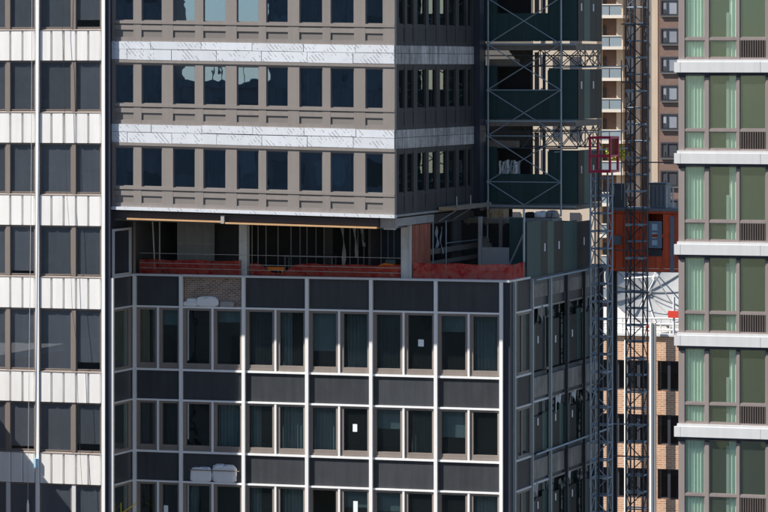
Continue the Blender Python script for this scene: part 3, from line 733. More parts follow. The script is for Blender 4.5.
    # truss ties in the open gap above the boards
for (ya, yb) in ((50, 66), (126, 148)):
    zt_, zb_ = zf(ya), zf(yb)
    for y in (VS+.1, VB-.4):
        sp_('tie', MB().tube((ul, y, zb_), (urr, y, zb_), .035).tube((ul, y, zt_-.25), (urr, y, zt_-.25), .03), 'tube_dark')
        nseg = 5
        for k in range(2, nseg):
            a, b = ul+(urr-ul)*k/nseg, ul+(urr-ul)*(k+1)/nseg
            sp_('lattice', MB().tube((a, y, zb_), (b, y, zt_), .022, 4).tube((b, y, zb_), (a, y, zt_), .022, 4).tube((b, y, zb_), (b, y, zt_), .022, 4), 'tube_dark')
    for k in range(3):
        a, b = VS+(VB-VS)*k/3, VS+(VB-VS)*(k+1)/3
        sp_('lattice', MB().tube((urr, a, zb_), (urr, b, zt_), .025, 4).tube((urr, b, zb_), (urr, a, zt_), .025, 4).tube((urr, b, zb_), (urr, b, zt_), .025, 4), 'tube_dark')
    sp_('stored_timber', B(ul+.1, ul+1.4, VS+.4, VS+.9, zb_-.02, zb_+.32), 'grey_wood')
sp_('bulkhead', B(ul-3, U(532.5, VB), VB+.02, VB+.1, zf(208), zf(-60)), 'dark_concrete')
# front tube frame
VF = VS-.75
ua, ub3 = U(488, VF), U(561, VF)
zF = lambda py: Z(py, 525, VF)
nodes = [-94, -48, -2, 44, 90, 136, 182]
for u in (ua, ub3): sp_('standard', MB().tube((u, VF, zF(216)), (u, VF, zF(-110)), .042, 8), 'scaffold_tube')
for i, y in enumerate(nodes):
    sp_('ledger', MB().tube((ua, VF, zF(y)), (ub3, VF, zF(y)), .03), 'scaffold_tube')
    if i+1 < len(nodes):
        y2 = nodes[i+1]
        sp_('brace', MB().tube((ua, VF-.05, zF(y)), (ub3, VF-.05, zF(y2)), .026), 'scaffold_tube')
        sp_('brace', MB().tube((ub3, VF-.1, zF(y)), (ua, VF-.1, zF(y2)), .026), 'scaffold_tube')
    for u in (ua, ub3): sp_('coupler', MB().tube((u, VF-.06, zF(y)-.06), (u, VF-.06, zF(y)+.06), .06), 'scaffold_tube')
um3 = (ua+ub3)/2
sp_('brace', MB().tube((ua, VF-.05, zF(182)), (um3, VF-.05, zF(205)), .026), 'scaffold_tube')
sp_('brace', MB().tube((ub3, VF-.1, zF(182)), (um3, VF-.1, zF(205)), .026), 'scaffold_tube')
# tie arms to the hoist
for py in (68, 134, 152):
    sp_('tie_arm', MB().tube((ub3-.4, VF+.3, zF(py)), (urr+1.2, VB+.2, zF(py-2)), .03), 'scaffold_tube')
# landing platform under the boards
lp = thing('landing_platform', 'weathered timber landing deck on tube posts at the open deck corner', 'platform', (U(520, VF), VF, ZC))
ll, lr = U(472, VF), U(560, VF)
mk('deck', B(ll, lr, VF-1.2, VS-.42, zF(221), zF(217.5)), 'concrete', lp)
for k in range(5): mk('joist', B(ll+(lr-ll)*(k+.2)/5, ll+(lr-ll)*(k+.3)/5, VF-1.25, VS-.45, zF(224), zF(221)), 'grey_wood', lp)
mk('fascia', B(ll, lr-1.4, VF-1.24, VF-1.205, zF(222.5), zF(218)), 'grey_wood', lp)
zwk = ZU(208, 446, UT+.4)
mk('walkway', B(UT+.06, UT+.85, V(446, UT+.4), VF-1.3, zwk-.1, zwk+.04), 'pale_wood', lp)
mk('toe_board', B(UT+.852, UT+.89, V(446, UT+.4), VF-1.3, zwk-.1, zwk+.1), 'grey_wood', lp)
for p in (448, 462): mk('bracket', MB().tube((UT+.8, V(p, UT+.4), zwk-.1), (UT-.02, V(p, UT+.4), zwk-.6), .03, 5).tube((UT+.8, V(p, UT+.4), zwk-.1), (UT+.8, V(p, UT+.4), zwk+.5), .025, 5), 'scaffold_tube', lp)
VP = V(524.5, URW-.15)
uP = U(524, VP)
mk('post', MB().tube((uP, VP, ZC), (uP, VP, Z(209, 524, VP)), .05, 8), 'scaffold_tube', lp)
mk('brace', MB().tube((uP, VP, Z(233, 524, VP)), (uP-1.1, VP+.8, ZC+.1), .04, 6), 'scaffold_tube', lp)
mk('post', MB().tube((U(487.5, VF-1.1), VF-1.1, ZC), (U(487.5, VF-1.1), VF-1.1, zF(200)), .035, 6), 'scaffold_tube', lp)
mk('post', MB().tube((lr-.1, VF-1.0, ZC), (lr-.1, VF-1.0, zF(212)), .04, 6), 'tube_dark', lp)
wp = thing('timber_stack', 'stack of sawn pale timber on the landing deck', 'timber', (U(497, VF-.9), VF-.9, zF(217.4)))
tx0, tx1 = U(489, VF-.9), U(505.5, VF-.9)
for r in range(2):
    for k in range(7):
        x = tx0+(tx1-tx0)*k/7
        mk('timber', B(x+.008, x+(tx1-tx0)/7-.008, VF-1.15+R.uniform(-.05, .05), VF-.35, zF(217.4)+.005+r*.2, zF(217.4)+.005+r*.2+.195), R.choice(('pale_wood', 'raw_wood', 'pale_wood')), wp)
for k, (x, y, sx, sz, lab, m) in enumerate(((530, 217, .22, .12, 'dark bundle at the end of the landing deck', 'gate_dark'), (541, 216, .3, .14, 'pale sack near the far end of the landing deck', 'bag_white'), (552, 216, .25, .16, 'grey sack at the far end of the landing deck', 'concrete'))):
    bag((U(x, VF-.3), VF-.3, zF(217.4)), sx, .2, sz, lab, m, seed=30+k)
# wrapped sheets stacked inside the lower opening
bs = thing('wrapped_sheets', 'stack of clear wrapped sheets standing in the lower scaffold opening', 'sheets', (uo0+.5, VS+.3, zf(174)))
for k in range(8):
    x = uo0+.02+k*.13; h = .62+R.uniform(-.1, .08)
    m = MB().grid(2, 5, lambda a, b, x=x, h=h, k=k: (x+a*.115+.02*math.sin(b*6+k*2), VS+.22+.05*math.sin(a*5+k*1.7)+.1*b, zf(174)+h*b))
    mk('sheet', m, 'plastic_sheet' if k % 3 else 'bag_white', bs)
# green hoarding along the deck edge
ho = thing('green_hoarding', 'dark green hoarding with gates along the edge of the deck', 'hoarding', (URW-.05, 6, ZC))
hp = [527, 541, 547.5, 554, 563, 577, 590]
hm = ['green_ply', 'gate_dark', 'green_ply_pale', 'gate_dark', 'green_ply', 'gate_dark']
for k in range(6):
    a, b = V(hp[k], URW-.05), V(hp[k+1], URW-.05)
    gt = mk('board' if 'ply' in hm[k] else 'gate', B(URW-.1, URW-.05, a+.01, b-.01, ZC+.02, ZU(221, (hp[k]+hp[k+1])/2, URW-.05)), hm[k], ho)
    if hm[k] == 'gate_dark': mk('slit_light', B(URW-.05, URW-.04, (a+b)/2, (a+b)/2+.16, ZC+1.05, ZC+1.4), 'bag_white', gt)
a, b = U(508, VS+.1), UR-.1
for k in range(3): mk('board', B(a+(b-a)*k/3+.006, a+(b-a)*(k+1)/3-.006, VS+.1, VS+.13, ZC+.02, zF(221)), 'green_ply', ho)

# ================================================================ 5. hoist masts, cage, guard frame
def mast(pxa, pxb, v, ya, yb, label, bay, mlight, rch=.045, diag='zig'):
    u0, u1 = U(pxa, v), U(pxb, v); wd = (u1-u0); z1, z0 = Z(ya, pxa, v), Z(yb, pxa, v)
    t = thing('hoist_mast', label, 'hoist mast', ((u0+u1)/2, v+wd/2, z0), 'lattice masts of the builders hoist')
    for x in (u0, u1):
        for y in (v, v+wd): mk('chord', MB().tube((x, y, z0), (x, y, z1), rch, 6), mlight, t)
    n = int((z1-z0)/bay)
    for k in range(n+1):
        z = z0+k*bay
        ring = MB()
        for (p, q) in (((u0, v), (u1, v)), ((u1, v), (u1, v+wd)), ((u1, v+wd), (u0, v+wd)), ((u0, v+wd), (u0, v))):
            ring.tube((*p, z), (*q, z), rch*.8, 4)
        if k % 2 == 0: ring.box(u0-.02, u0+.28*wd, v-.05, v-.02, z-.06, z+.06); ring.box(u1-.28*wd, u1+.02, v-.05, v-.02, z-.06, z+.06)
        mk('ring', ring, 'mast_steel', t)
        if k < n:
            d = MB(); za, zb_ = (z, z+bay) if k % 2 else (z+bay, z)
            for (p, q) in (((u0, v), (u1, v)), ((u1, v), (u1, v+wd)), ((u0, v+wd), (u0, v))):
                d.tube((*p, za), (*q, zb_), rch*.6, 4)
            mk('diagonal', d, mlight, t)
    um = (u0+u1)/2
    mk('rack', B(um-.03, um+.03, v-.06, v-.02, z0, z1), 'mast_dark', t)
    return t
VM1 = V(590.5, URW+.45); VM2 = VB+1.2
mast(590.5, 607.5, VM1, 172, 760, 'steel lattice hoist mast with the pink cage on top', .80, 'mast_steel')
mast(626, 643, VM2, -160, 760, 'taller dark lattice hoist mast in front of the red cage', .78, 'mast_dark', .04)
# outer guide tubes beside the tall mast
gu = thing('guide_tubes', 'pair of thin steel tubes running up beside the tall mast', 'tube', (U(634, VM2-.3), VM2-.3, Z(760, 634, VM2)))
for p in (621.5, 647.5):
    mk('tube', MB().tube((U(p, VM2-.3), VM2-.3, Z(-160 if p > 630 else 60, p, VM2)), (U(p, VM2-.3), VM2-.3, Z(200 if p < 630 else 760, p, VM2)), .028, 6), 'tube_dark', gu)
for py in (24, 82, 162, 250, 292, 424, 456):
    mk('clamp', MB().tube((U(621 if py < 200 else 608, VM2-.3), VM2-.25, Z(py, 634, VM2)), (U(649 if py != 162 else 672, VM2-.3), VM2-.25, Z(py, 634, VM2)), .03, 5), 'tube_dark' if py != 424 else 'mast_steel', gu)
# pink guard frame on the first mast
gf = thing('guard_cage', 'pink red steel guard cage on top of the shorter mast', 'guard cage', (U(599, VM1-.2), VM1, Z(174, 599, VM1)))
gu0, gu1 = U(590, VM1-.25), U(610, VM1-.25); gz1, gz0 = Z(136.5, 600, VM1), Z(172.5, 600, VM1)
gy = (VM1-.25, VM1+1.1)
for x in (gu0, gu1):
    for y in gy: mk('post', B(x-.05, x+.05, y-.05, y+.05, gz0, gz1), 'frame_pink', gf)
for z in (gz0+.05, gz0+.75, gz1-.05):
    for y in gy: mk('rail', B(gu0+.05, gu1-.05, y-.04, y+.04, z-.05, z+.05), 'frame_pink', gf)
    for x in (gu0, gu1): mk('rail', B(x-.04, x+.04, gy[0]+.05, gy[1]-.05, z-.05, z+.05), 'frame_pink', gf)
mk('infill_plate', B(gu0+.55, gu1-.05, gy[1]-.02, gy[1], gz0+.8, gz1-.1), 'rust', gf)
# red cage
VC = VM2+1.1
cg = thing('hoist_cage', 'red orange hoist cage behind the tall lattice mast', 'hoist cage', (U(645, VC), VC, Z(271, 645, VC)))
c0, c1 = U(607, VC), U(680, VC); cz = lambda y: Z(y, 645, VC)
npan = 9
for k in range(npan):
    a, b = c0+(c1-c0)*k/npan, c0+(c1-c0)*(k+1)/npan
    if not (.58 < (k+.5)/npan < .74):
        mk('panel', B(a+.01, b-.01, VC+.02, VC+.06, cz(268), cz(214)), 'cage_red', cg)
    else:
        mk('panel', B(a+.01, b-.01, VC+.021, VC+.06, cz(268), cz(250)), 'cage_red', cg)
for y in (211.5, 235, 269.5): mk('rail', B(c0, c1, VC-.02, VC+.07, cz(y+2), cz(y-1)), 'cage_red', cg)
for p in (645.5, 664.5, 611): x = U(p, VC); mk('post', B(x-.06, x+.06, VC-.03, VC+.019, cz(267.4), cz(214)), 'cage_red', cg)
mk('roof', B(c0-.02, c1+.02, VC-.1, VC+1.7, cz(211), cz(208)), 'mesh_grey', cg)
mk('floor', B(c0, c1, VC, VC+1.6, cz(272), cz(270.6)), 'mast_dark', cg)
mk('back_panel', B(c0, c1, VC+1.5, VC+1.56, cz(270), cz(211)), 'cage_red', cg)
for x in (c0, c1-.06): mk('side_panel', B(x, x+.06, VC+.06, VC+1.5, cz(270), cz(211)), 'cage_red', cg)
d0, d1 = U(648.8, VC), U(662, VC)
dr = mk('door', MB().frame(d0, d1, VC-.05, VC+.03, cz(248), cz(221), .16, .2, .12, .12).box(d0+.16, d1-.2, VC-.045, VC+.03, cz(232.2), cz(230.4)).box(d0+.16, d1-.2, VC-.045, VC+.03, cz(239.8), cz(238)), 'cage_blue', cg)
for ya, yb in ((223, 230.4), (232.2, 238), (239.8, 245.2)): mk('pane', B(d0+.16, d1-.2, VC-.02, VC-.01, cz(yb), cz(ya)), 'cage_pane', dr)
mk('dark_vent', B(d0, d1, VC-.01, VC+.03, cz(256), cz(249)), 'mast_dark', cg)
x = U(672.5, VC); mk('post', B(x-.09, x+.09, VC-.08, VC-.031, cz(272), cz(216)), 'cage_blue', cg)
mk('clutter_box', B(U(613, VC), U(622, VC), VC-.3, VC-.04, cz(245), cz(236)), 'mesh_grey', cg)
# machinery box and rail on the cage roof
mb_ = thing('motor_box', 'grey motor housing on the roof of the red cage', 'motor box', (U(658, VC+.5), VC+.5, cz(208)))
m0, m1 = U(649.5, VC+.2), U(665.5, VC+.2)
mk('housing', B(m0, m1, VC+.2, VC+1.2, cz(207.5), cz(184.5)), 'mesh_grey', mb_)
mk('lid', B(m0-.04, m1+.04, VC+.16, VC+1.24, cz(184.5), cz(183)), 'tube_dark', mb_)
for k in range(4): xx = m0+(m1-m0)*(k+.5)/4; mk('rib', B(xx-.02, xx+.02, VC+.17, VC+.2, cz(206), cz(186)), 'tube_dark', mb_)
rl = thing('roof_rail', 'white guard rail on the cage roof beside the motor housing', 'rail', (U(671, VC+.2), VC+.2, cz(208)))
for p in (666.5, 673): x = U(p, VC+.2); mk('post', MB().tube((x, VC+.2, cz(208)), (x, VC+.2, cz(187)), .035, 5), 'rail_white', rl)
for y in (187, 195, 204): mk('rail', MB().tube((U(666.5, VC+.2), VC+.2, cz(y)), (U(673, VC+.2), VC+.2, cz(y)), .03, 5), 'rail_white', rl)
cr = thing('cabinet', 'small grey control cabinet with white shelf left of the tall mast', 'cabinet', (U(615, VC), VC+.3, cz(208)))
x0, x1 = U(609, VC+.3), U(624.5, VC+.3)
mk('frame', MB().frame(x0, x1, VC+.3, VC+.9, cz(207.5), cz(184), .1, .5, .12, .08), 'tube_dark', cr)
mk('shelf', B(x0+.1, x1-.5, VC+.35, VC+.85, cz(196), cz(194.6)), 'rail_white', cr)
mk('drawer', B(x0+.1, x1-.5, VC+.5, VC+.8, cz(205.5), cz(197)), 'far_pane_pale', cr)
# framed tan screen beside the hoist shaft
VQ = VC+.6
sn = thing('tan_screen', 'tall dark framed screen with tan panels below the red cage', 'screen', (U(612, VQ), VQ, 0))
s0, s1 = U(607.5, VQ), U(617, VQ)
zq = lambda y: Z(y, 612, VQ)
mk('post', B(s1-.2, s1, VQ-.05, VQ+.1, 0, zq(271)), 'mast_dark', sn)
mk('post', B(s0, s0+.08, VQ-.04, VQ+.1, 0, zq(271)), 'mast_dark', sn)
yy = 271
tt = 0
while yy < 640:
    h = 34 if tt % 2 == 0 else 26
    mk('panel', B(s0+.08, s1-.2, VQ, VQ+.05, zq(yy+h-1.5), zq(yy)), ('concrete', 'interior_wall', 'cream_stone', 'interior_wall')[tt % 4], sn)
    mk('rail', B(s0+.08, s1-.2, VQ-.03, VQ+.05, zq(yy+h), zq(yy+h-1.5)), 'mast_dark', sn)
    yy += h; tt += 1

# ================================================================ 6. right green glass building
VR = V(676, 0)  # placeholder, replaced below
VR = CV+136*ray(676)[1]
gb = thing('green_glass_building', 'green glazed apartment block with white floor bands and taupe mullions', 'building', (U(725, VR), VR, 0))
zg = lambda py: Z(py, 720, VR)
mull = [(678.6, 684.6), (705, 709), (736.8, 739.6), (766, 770), (794, 798), (826, 829), (857, 863)]
GU = [(U(a, VR), U(b, VR)) for a, b in mull]
g0, g1 = GU[0][0], GU[-1][1]
P2 = 91.35; RB = range(-2, 7)
zgt, zgb = zg(62-2*P2), zg(62+6*P2+12)
mk('base_wall', B(g0, g1, VR+.1, VR+12, 0, zgb-.1), 'right_mullion', gb)
mk('side_wall', B(g0+.02, g0+.2, VR+.25, VR+12, zgb, zgt), 'right_mullion', gb)
mk('side_wall', B(g1-.2, g1-.02, VR+.25, VR+12, zgb, zgt), 'right_mullion', gb)
mk('back_wall', B(g0+.2, g1-.2, VR+5.2, VR+5.4, zgb, zgt), 'room_wall', gb)
for a, b in GU: mk('mullion', B(a, b, VR-.02, VR+.2, zgb, zgt), 'right_mullion', gb)
mk('roof', B(g0, g1, VR, VR+12, zgt+.02, zgt+.4), 'dark_concrete', gb)
for r in RB:
    zt1, zt0 = zg(62+r*P2), zg(72.3+r*P2)
    mk('floor_slab', B(g0+.2, g1-.2, VR+.15, VR+5.2, zt0+.1, zt1+.02), 'room_floor', gb)
    joints = [U(674.8, VR), U(681.2, VR), U(761.3, VR), U(812, VR), g1+.1]
    for a, b in zip(joints, joints[1:]):
        mk('band_panel', B(a+.006, b-.006, VR-.13, VR-.022, zt0, zt1), 'band_white', gb)
    mk('band_cap', B(joints[0]+.1, joints[-1], VR-.09, VR+.1, zt1, zt1+.09), 'band_white', gb)
    mk('shade_soffit', B(joints[0]+.1, joints[-1], VR-.10, VR+.15, zt0-.07, zt0-.005), 'navy_metal', gb)  # navy colour put in for the thin shadow under each band
    for a, b in GU: mk('bracket', B(a+.01, b+.02, VR-.06, VR+.1, zt0-.17, zt0-.07), 'navy_metal', gb)
    if r+1 not in RB: continue
    y0, y1 = 75+r*P2, 62+(r+1)*P2-3
    tz1, tz0 = zg(37.6+(r+1)*P2), zg(40.2+(r+1)*P2)
    mk('sill_rail', B(g0, g1, VR-.012, VR+.18, zg(y1+.8), zg(y1-1.6)), 'right_mullion', gb)
    for k in range(len(GU)-1):
        a, b = GU[k][1], GU[k+1][0]
        mk('transom', B(a, b, VR-.012, VR+.18, tz0, tz1), 'right_mullion', gb)
        wf = mk('window', MB().frame(a, b, VR+.005, VR+.06, tz1, zg(y0), .03, .03, .03, .03), 'right_mullion', gb)
        mk('pane', B(a+.03, b-.03, VR+.03, VR+.04, tz1+.03, zg(y0)-.03), 'glass_right', wf)
        if k in (2, 5):
            lv = MB(); n = 11
            for q in range(n):
                x = a+(b-a)*(q+.25)/n; lv.box(x, x+.05, VR-.01, VR+.1, zg(y1-1.6), tz0)
            stuff(mk('louver_slats', lv, 'louver', gb))
            mk('louver_back', B(a, b, VR+.11, VR+.16, zg(y1-1.6), tz0), 'beam_dark', gb)
        else:
            wl = mk('window', MB().frame(a, b, VR+.005, VR+.06, zg(y1-1.6), tz0, .03, .03, .03, .03), 'right_mullion', gb)
            mk('pane', B(a+.03, b-.03, VR+.03, VR+.04, zg(y1-1.6)+.03, tz0-.03), 'glass_right', wl)
        if k in (0, 3):
            open_ = 0 if r < 3 else .22
            mk('curtain', pleats(a+.01, b-.01, VR+.105, zg(y1)+(.0 if r < 3 else .35*0), zg(y0)+.1, 6, .03), 'curtain_green', gb)
        if k in (1, 4):
            x = a+(b-a)*.60; mk('room_column', B(x, x+.09, VR+.10, VR+.2, zg(y1), zg(y0)-(1.0 if r % 2 else .2)), 'rail_white', gb)
            mk('curtain', pleats(x+.1, b-.01, VR+.13, zg(y1), zg(y0)+.1, 2, .04), 'curtain_green', gb)
            mk('partition', B(x+.1, x+.2, VR+.9, VR+5.2, zg(y1), zg(y0)+.1), 'room_wall', gb)

# ================================================================ 7. far buildings
# 7a lower brick building with the dish
DB = 243.0; VD = CV+DB*ray(645)[1]
lb = thing('tan_brick_building', 'sunlit tan brick building with ribbon windows under the satellite dish', 'building', (U(645, VD), VD, 0))
zd = lambda py: Z(py, 645, VD)
l0, l1 = U(560, VD), U(712, VD)
PERD = 54.0
ztd = zd(336)
mk('core', B(l0, l1, VD+.5, VD+14, 0, ztd-.3), 'far_dark', lb)
for r in range(-0, 6):
    za, zb_ = zd(336.5+r*PERD), zd(360.5+r*PERD)
    mk('brick_spandrel', B(l0, l1, VD, VD+.5, zb_, za), 'brick_tan', lb)
    wz1, wz0 = zb_, zd(336.5+(r+1)*PERD)
    for k, (a, b) in enumerate(((560, 600), (600.3, 617), (617.3, 626), (626.3, 638), (638.3, 648), (657.5, 668.5), (668.8, 681), (681.3, 712))):
        ua_, ub_ = U(a, VD), U(b, VD)
        wf = mk('window', MB().frame(ua_, ub_, VD+.12, VD+.25, wz0, wz1, .08, .08, .1, .08), 'far_dark', lb)
        mk('pane', B(ua_+.08, ub_-.08, VD+.18, VD+.2, wz0+.1, wz1-.08), 'glass_far', wf)
        mk('blind', B(ua_+.08, ub_-.08, VD+.3, VD+.32, wz1-(.3+.5*R.random()), wz1-.05), 'blind', wf)
    mk('brick_pier', B(U(648, VD), U(657.5, VD), VD+.02, VD+.4, wz0, wz1), 'brick_tan', lb)
mk('downpipe', MB().tube((U(651.5, VD-.5), VD-.5, 0), (U(651.5, VD-.5), VD-.5, zd(322)), .13, 10), 'rail_white', lb)
mk('downpipe', MB().tube((U(654.8, VD-.45), VD-.45, 0), (U(654.8, VD-.45), VD-.45, zd(322)), .10, 10), 'cream_slab', lb)
mk('downpipe', MB().tube((U(626, VD-.5), VD-.5, 0), (U(626, VD-.5), VD-.5, zd(340)), .11, 10), 'rail_white', lb)
mk('cornice', B(l0, l1, VD-.15, VD+.6, ztd, zd(333.5)), 'rail_white', lb)
mk('roof_terrace', B(l0, l1, VD+.6, VD+14, ztd-.3, ztd), 'rail_white', lb)
mk('penthouse_wall', B(U(575, VD+5), U(712, VD+5), VD+5, VD+8, ztd, zd(316)), 'rail_white', lb)
rr_ = thing('roof_railing', 'white tube railing along the terrace of the tan brick building', 'railing', (U(645, VD+.3), VD+.3, zd(333.5)))
for y in (329.5, 324, 318.5): mk('rail', MB().tube((l0, VD+.3, zd(y)), (l1, VD+.3, zd(y)), .06, 5), 'rail_white', rr_)
for k in range(16): x = l0+(l1-l0)*(k+.5)/16; mk('post', MB().tube((x, VD+.3, zd(333.5)), (x, VD+.3, zd(318)), .05, 5), 'rail_white', rr_)
# dish
VK = VD+3.5
cx, cyv, czz = U(646.5, VK), VK, Z(292, 646.5, VK)
ds = thing('satellite_dish', 'big white ribbed satellite dish on the roof below the red cage', 'satellite dish', (cx, cyv+1, zd(316)))
ax = Vector((.50, -.60, .62)).normalized()
e1 = ax.cross(Vector((0, 0, 1))).normalized(); e2 = e1.cross(ax)
RD = 3.0
def dpt(t, r, off=0): return Vector((cx, cyv, czz))+e1*(r*RD*math.cos(t))+e2*(r*RD*math.sin(t))+ax*(.62*r*r+off)
mk('reflector', MB().grid(48, 8, lambda a, b: dpt(a*2*math.pi, .04+.96*b)), 'dish_white', ds, True)
mk('reflector_back', MB().grid(48, 8, lambda a, b: dpt(-a*2*math.pi, .04+.96*b, -.06)), 'dish_white', ds, True)
mk('rim', MB().path([dpt(k/40*2*math.pi, 1.0, -.03) for k in range(41)], .05, 5), 'dish_rib', ds)
for k in range(12):
    t = k/12*2*math.pi+.13; mk('rib', MB().path([dpt(t, r/5, .02) for r in range(0, 6)], .06, 4), 'dish_rib', ds)
tip = dpt(0, 0, 1.7)
for k in range(4): t = k*math.pi/2+.6; mk('strut', MB().tube(dpt(t, .55), tip, .04, 5), 'rail_white', ds)
mk('feed_horn', MB().tube(tip-ax*.25, tip+ax*.15, .16, 10), 'rail_white', ds)
mk('hub', MB().tube(dpt(0, 0, -.1), dpt(0, 0, .12), .3, 12), 'dish_rib', ds)
mk('mount', MB().tube((cx, cyv+.6, ztd), tuple(dpt(0, 0, -.3)), .22, 8), 'rust', ds)
mk('mount', MB().tube((cx-1.2, cyv+1.6, ztd), tuple(dpt(0, 0, -.3)), .1, 6).tube((cx+1.2, cyv+1.6, ztd), tuple(dpt(0, 0, -.3)), .1, 6), 'dish_rib', ds)
sg = thing('warning_sign', 'small white and red plate standing on the terrace by the glass block', 'sign', (U(674, VD-.1), VD-.1, zd(333)))
x = U(674, VD-.2); mk('post', MB().tube((x, VD-.2, zd(333)), (x, VD-.2, zd(296)), .08, 6), 'rail_white', sg)
mk('plate', B(x-.35, x+.35, VD-.35, VD-.3, zd(317), zd(310)), 'sign_red', sg)

# 7b balcony building behind
VB2 = CV+376*ray(625)[1]
bb = thing('balcony_building', 'beige brick apartment building with glass fronted balconies behind the masts', 'building', (U(615, VB2), VB2, 0))
zb2 = lambda y: Z(y, 620, VB2)
q0, q1 = U(380, VB2), U(655, VB2)
mk('brick_wall', B(U(600, VB2), U(650, VB2), VB2, VB2+15, 0, zb2(-180)), 'brick_brown', bb)
mk('cream_wall', B(q0, U(600, VB2), VB2-1.2, VB2+15, 0, zb2(-180)), 'cream_stone', bb)
for p in [(595, 602), (617.5, 624), (637, 641)]: mk('pilaster', B(U(p[0], VB2-.4), U(p[1], VB2-.4), VB2-.8, VB2-.01, 0, zb2(-180)), 'cream_stone', bb)
mk('corner_pilaster', B(U(650.5, VB2-1), U(653.4, VB2-1), VB2-1.5, VB2+1, 0, zb2(-180)), 'dark_concrete', bb)
mk('corner_pilaster', B(U(653.4, VB2-1.5), U(659.5, VB2-1.5), VB2-2.2, VB2+1, 0, zb2(-180)), 'cream_stone', bb)
for r in range(-4, 9):
    y = 49.5+31.2*r
    mk('balcony_slab', B(U(601, VB2-2), U(624.5, VB2-2), VB2-2.6, VB2, zb2(y), zb2(y-3)), 'cream_slab', bb)
    for (a, b) in ((602, 609), (610, 621.5)):
        mk('balustrade', B(U(a, VB2-2.5), U(b, VB2-2.5), VB2-2.55, VB2-2.5, zb2(y-3), zb2(y-13)), 'balcony_glass', bb)
    mk('handrail', B(U(601.5, VB2-2.5), U(622, VB2-2.5), VB2-2.6, VB2-2.45, zb2(y-13), zb2(y-14)), 'cream_slab', bb)
    wf = mk('window', B(U(602.5, VB2), U(606.5, VB2), VB2-.1, VB2+.02, zb2(y-4), zb2(y-24)), 'far_dark', bb)
    wf = mk('window', B(U(625, VB2), U(636, VB2), VB2-.12, VB2+.02, zb2(y-8), zb2(y-24)), 'far_dark', bb)
    mk('pane', B(U(626, VB2), U(635, VB2), VB2-.14, VB2-.12, zb2(y-9), zb2(y-23)), 'far_pane_pale', wf)
    for (a, b) in ((470, 490), (500, 520), (541, 543.5), (553, 558), (570, 580)):
        wf = mk('window', B(U(a, VB2-1.2), U(b, VB2-1.2), VB2-1.3, VB2-1.19, zb2(y-4), zb2(y-24)), 'far_dark', bb)
# shrub on a balcony
pb = thing('balcony_shrub', 'yellow green leafy shrub on a balcony behind the pink guard cage', 'shrub', (U(617, VB2-1.8), VB2-1.8, zb2(171.5)))
lf = MB(); c = Vector((U(617, VB2-1.8), VB2-1.8, zb2(153)))
for k in range(700):
    d = Vector((R.gauss(0, 1), R.gauss(0, 1), R.gauss(0, 1))).normalized()*R.random()**.4
    p = c+Vector((d.x*1.15, d.y*.7, d.z*.75+.25*math.sin(d.x*5)))
    a = Vector((R.uniform(-1, 1), R.uniform(-1, 1), R.uniform(-1, 1))).normalized()*.13; b = a.orthogonal().normalized()*.07
    i = len(lf.v); lf.v += [tuple(p-a), tuple(p+b), tuple(p+a), tuple(p-b)]; lf.f.append((i, i+1, i+2, i+3))
mk('crown', lf, 'leaf_yellow', pb)
mk('stem', MB().tube((c.x, c.y, zb2(168)), (c.x, c.y, c.z), .06, 6), 'grey_wood', pb)
mk('pot', MB().tube((c.x, c.y, zb2(171)), (c.x, c.y, zb2(166)), .3, 10, .38), 'rust', pb)

# 7c brown brick block further back
VB3 = CV+362*ray(670)[1]
bk = thing('brown_brick_building', 'dark brown brick block with paired windows beside the glass block', 'building', (U(680, VB3), VB3, 0))
zb3 = lambda y: Z(y, 670, VB3)
mk('brick_wall', B(U(659.3, VB3), U(760, VB3), VB3, VB3+15, 0, zb3(-200)), 'brick_brown', bk)
for r in range(-6, 8):
    y0, y1 = 28+28.5*r, 44.5+28.5*r
    for (a, b) in ((660.5, 679), (690, 709), (722, 741)):
        wf = mk('window', MB().frame(U(a, VB3), U(b, VB3), VB3-.12, VB3-.01, zb3(y1), zb3(y0), .14, .12, .14, .14).box(U(a+6, VB3), U(a+7.5, VB3), VB3-.12, VB3-.01, zb3(y1)+.2, zb3(y0)-.2), 'far_dark', bk)
        dk = r >= 4 or R.random() < .2
        mk('pane', B(U(a, VB3)+.3, U(a+6, VB3), VB3-.05, VB3-.03, zb3(y1)+.2, zb3(y0)-.2), 'far_pane_pale' if not dk else 'far_dark', wf)
        mk('pane', B(U(a+7.5, VB3), U(b, VB3)-.2, VB3-.05, VB3-.03, zb3(y1)+.2, zb3(y0)-.2), 'far_pane_pale' if not dk else 'far_dark', wf)
        mk('sash', B(U(a, VB3)+.3, U(a+5, VB3), VB3-.09, VB3-.051, zb3(y1)+.2, zb3(y1-7)), 'far_dark', wf)
        mk('sill', B(U(a, VB3), U(b, VB3), VB3-.18, VB3-.121, zb3(y1+.8), zb3(y1)), 'dark_concrete', wf)

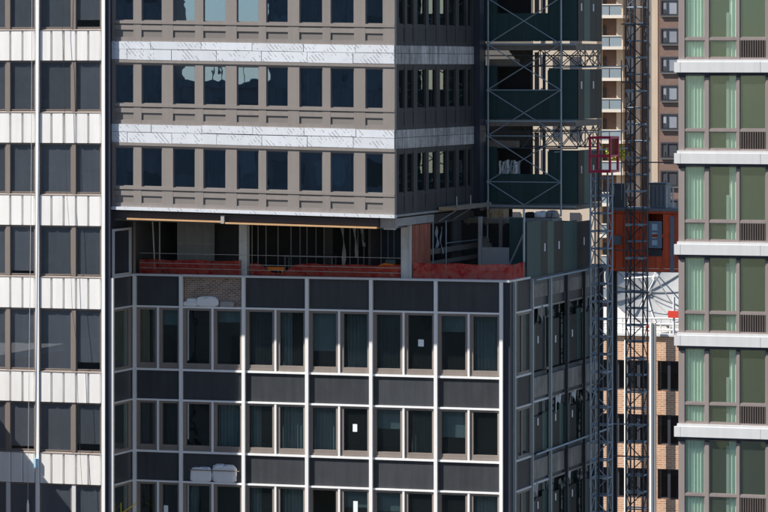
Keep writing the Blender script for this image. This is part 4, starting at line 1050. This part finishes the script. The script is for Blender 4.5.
# ================================================================ 8. the opposite side of the street (seen as reflections) and the neighbour that shades the corner
VO = -100.0
def reflect_u(px_): uw = U(px_, VT); return CU+(uw-CU)*((2*VT-CV)-VO)/((2*VT-CV)-VT)
def opposite(u0, u1, top, label, nx, nz, m='opposite_skin', dep=25):
    t = thing('opposite_building', label, 'building', ((u0+u1)/2, VO-12, 0), 'blocks across the street')
    mk('wall', B(u0, u1, VO-dep, VO, 0, top), m, t)
    mk('parapet', B(u0-.1, u1+.1, VO-dep, VO+.15, top, top+.5), m, t)
    dx = (u1-u0)/nx
    z = top-2.6
    for r in range(nz):
        if z < 5: break
        for k in range(nx):
            mk('window', B(u0+dx*(k+.2), u0+dx*(k+.8), VO+.02, VO+.06, z, z+1.7), 'opposite_pane', t)
        z -= 3.4
    return t
ra, rb2 = reflect_u(172), reflect_u(262)
opposite(-100, ra-.3, 118, 'tall dark block mirrored in the left panes of the taupe tower', 12, 24, dep=3)
opposite(ra, rb2, H-1.6, 'low dark block mirrored under the patch of sky in the tower panes', 3, 12)
opposite(rb2+.3, -14, 112, 'tall blue dark block mirrored in the right panes of the taupe tower', 10, 22)
ut = reflect_u(212)
wt = thing('water_tank', 'rooftop water tank on legs mirrored in the tower panes', 'water tank', (ut, VO-3, H-1.1))
mk('tank', MB().tube((ut, VO-3, H+.6), (ut, VO-3, H+2.0), 1.2, 16), 'opposite_skin', wt)
mk('tank_roof', MB().tube((ut, VO-3, H+2.0), (ut, VO-3, H+2.5), 1.3, 16, .1), 'opposite_skin', wt)
for a in (-.8, .8):
    for b in (-.8, .8): mk('leg', MB().tube((ut+a, VO-3+b, H-1.1), (ut+a, VO-3+b, H+.6), .07, 5), 'opposite_skin', wt)
# neighbour at the left whose flank throws the slanting shadow
uN = U(0, VL)-2.2; zN = zl(421)+2.2*2.5/2.2
nb = thing('neighbour_building', 'brown brick neighbour building projecting beside the white panelled building', 'building', (uN-8, VL-6, 0))
mk('brick_wall', B(uN-16, uN, VL-12, VL-.2, 0, zN-.3), 'brick_brown', nb)
mk('coping', B(uN-16, uN, VL-12.2, VL-.2, zN-.3, zN), 'concrete', nb)
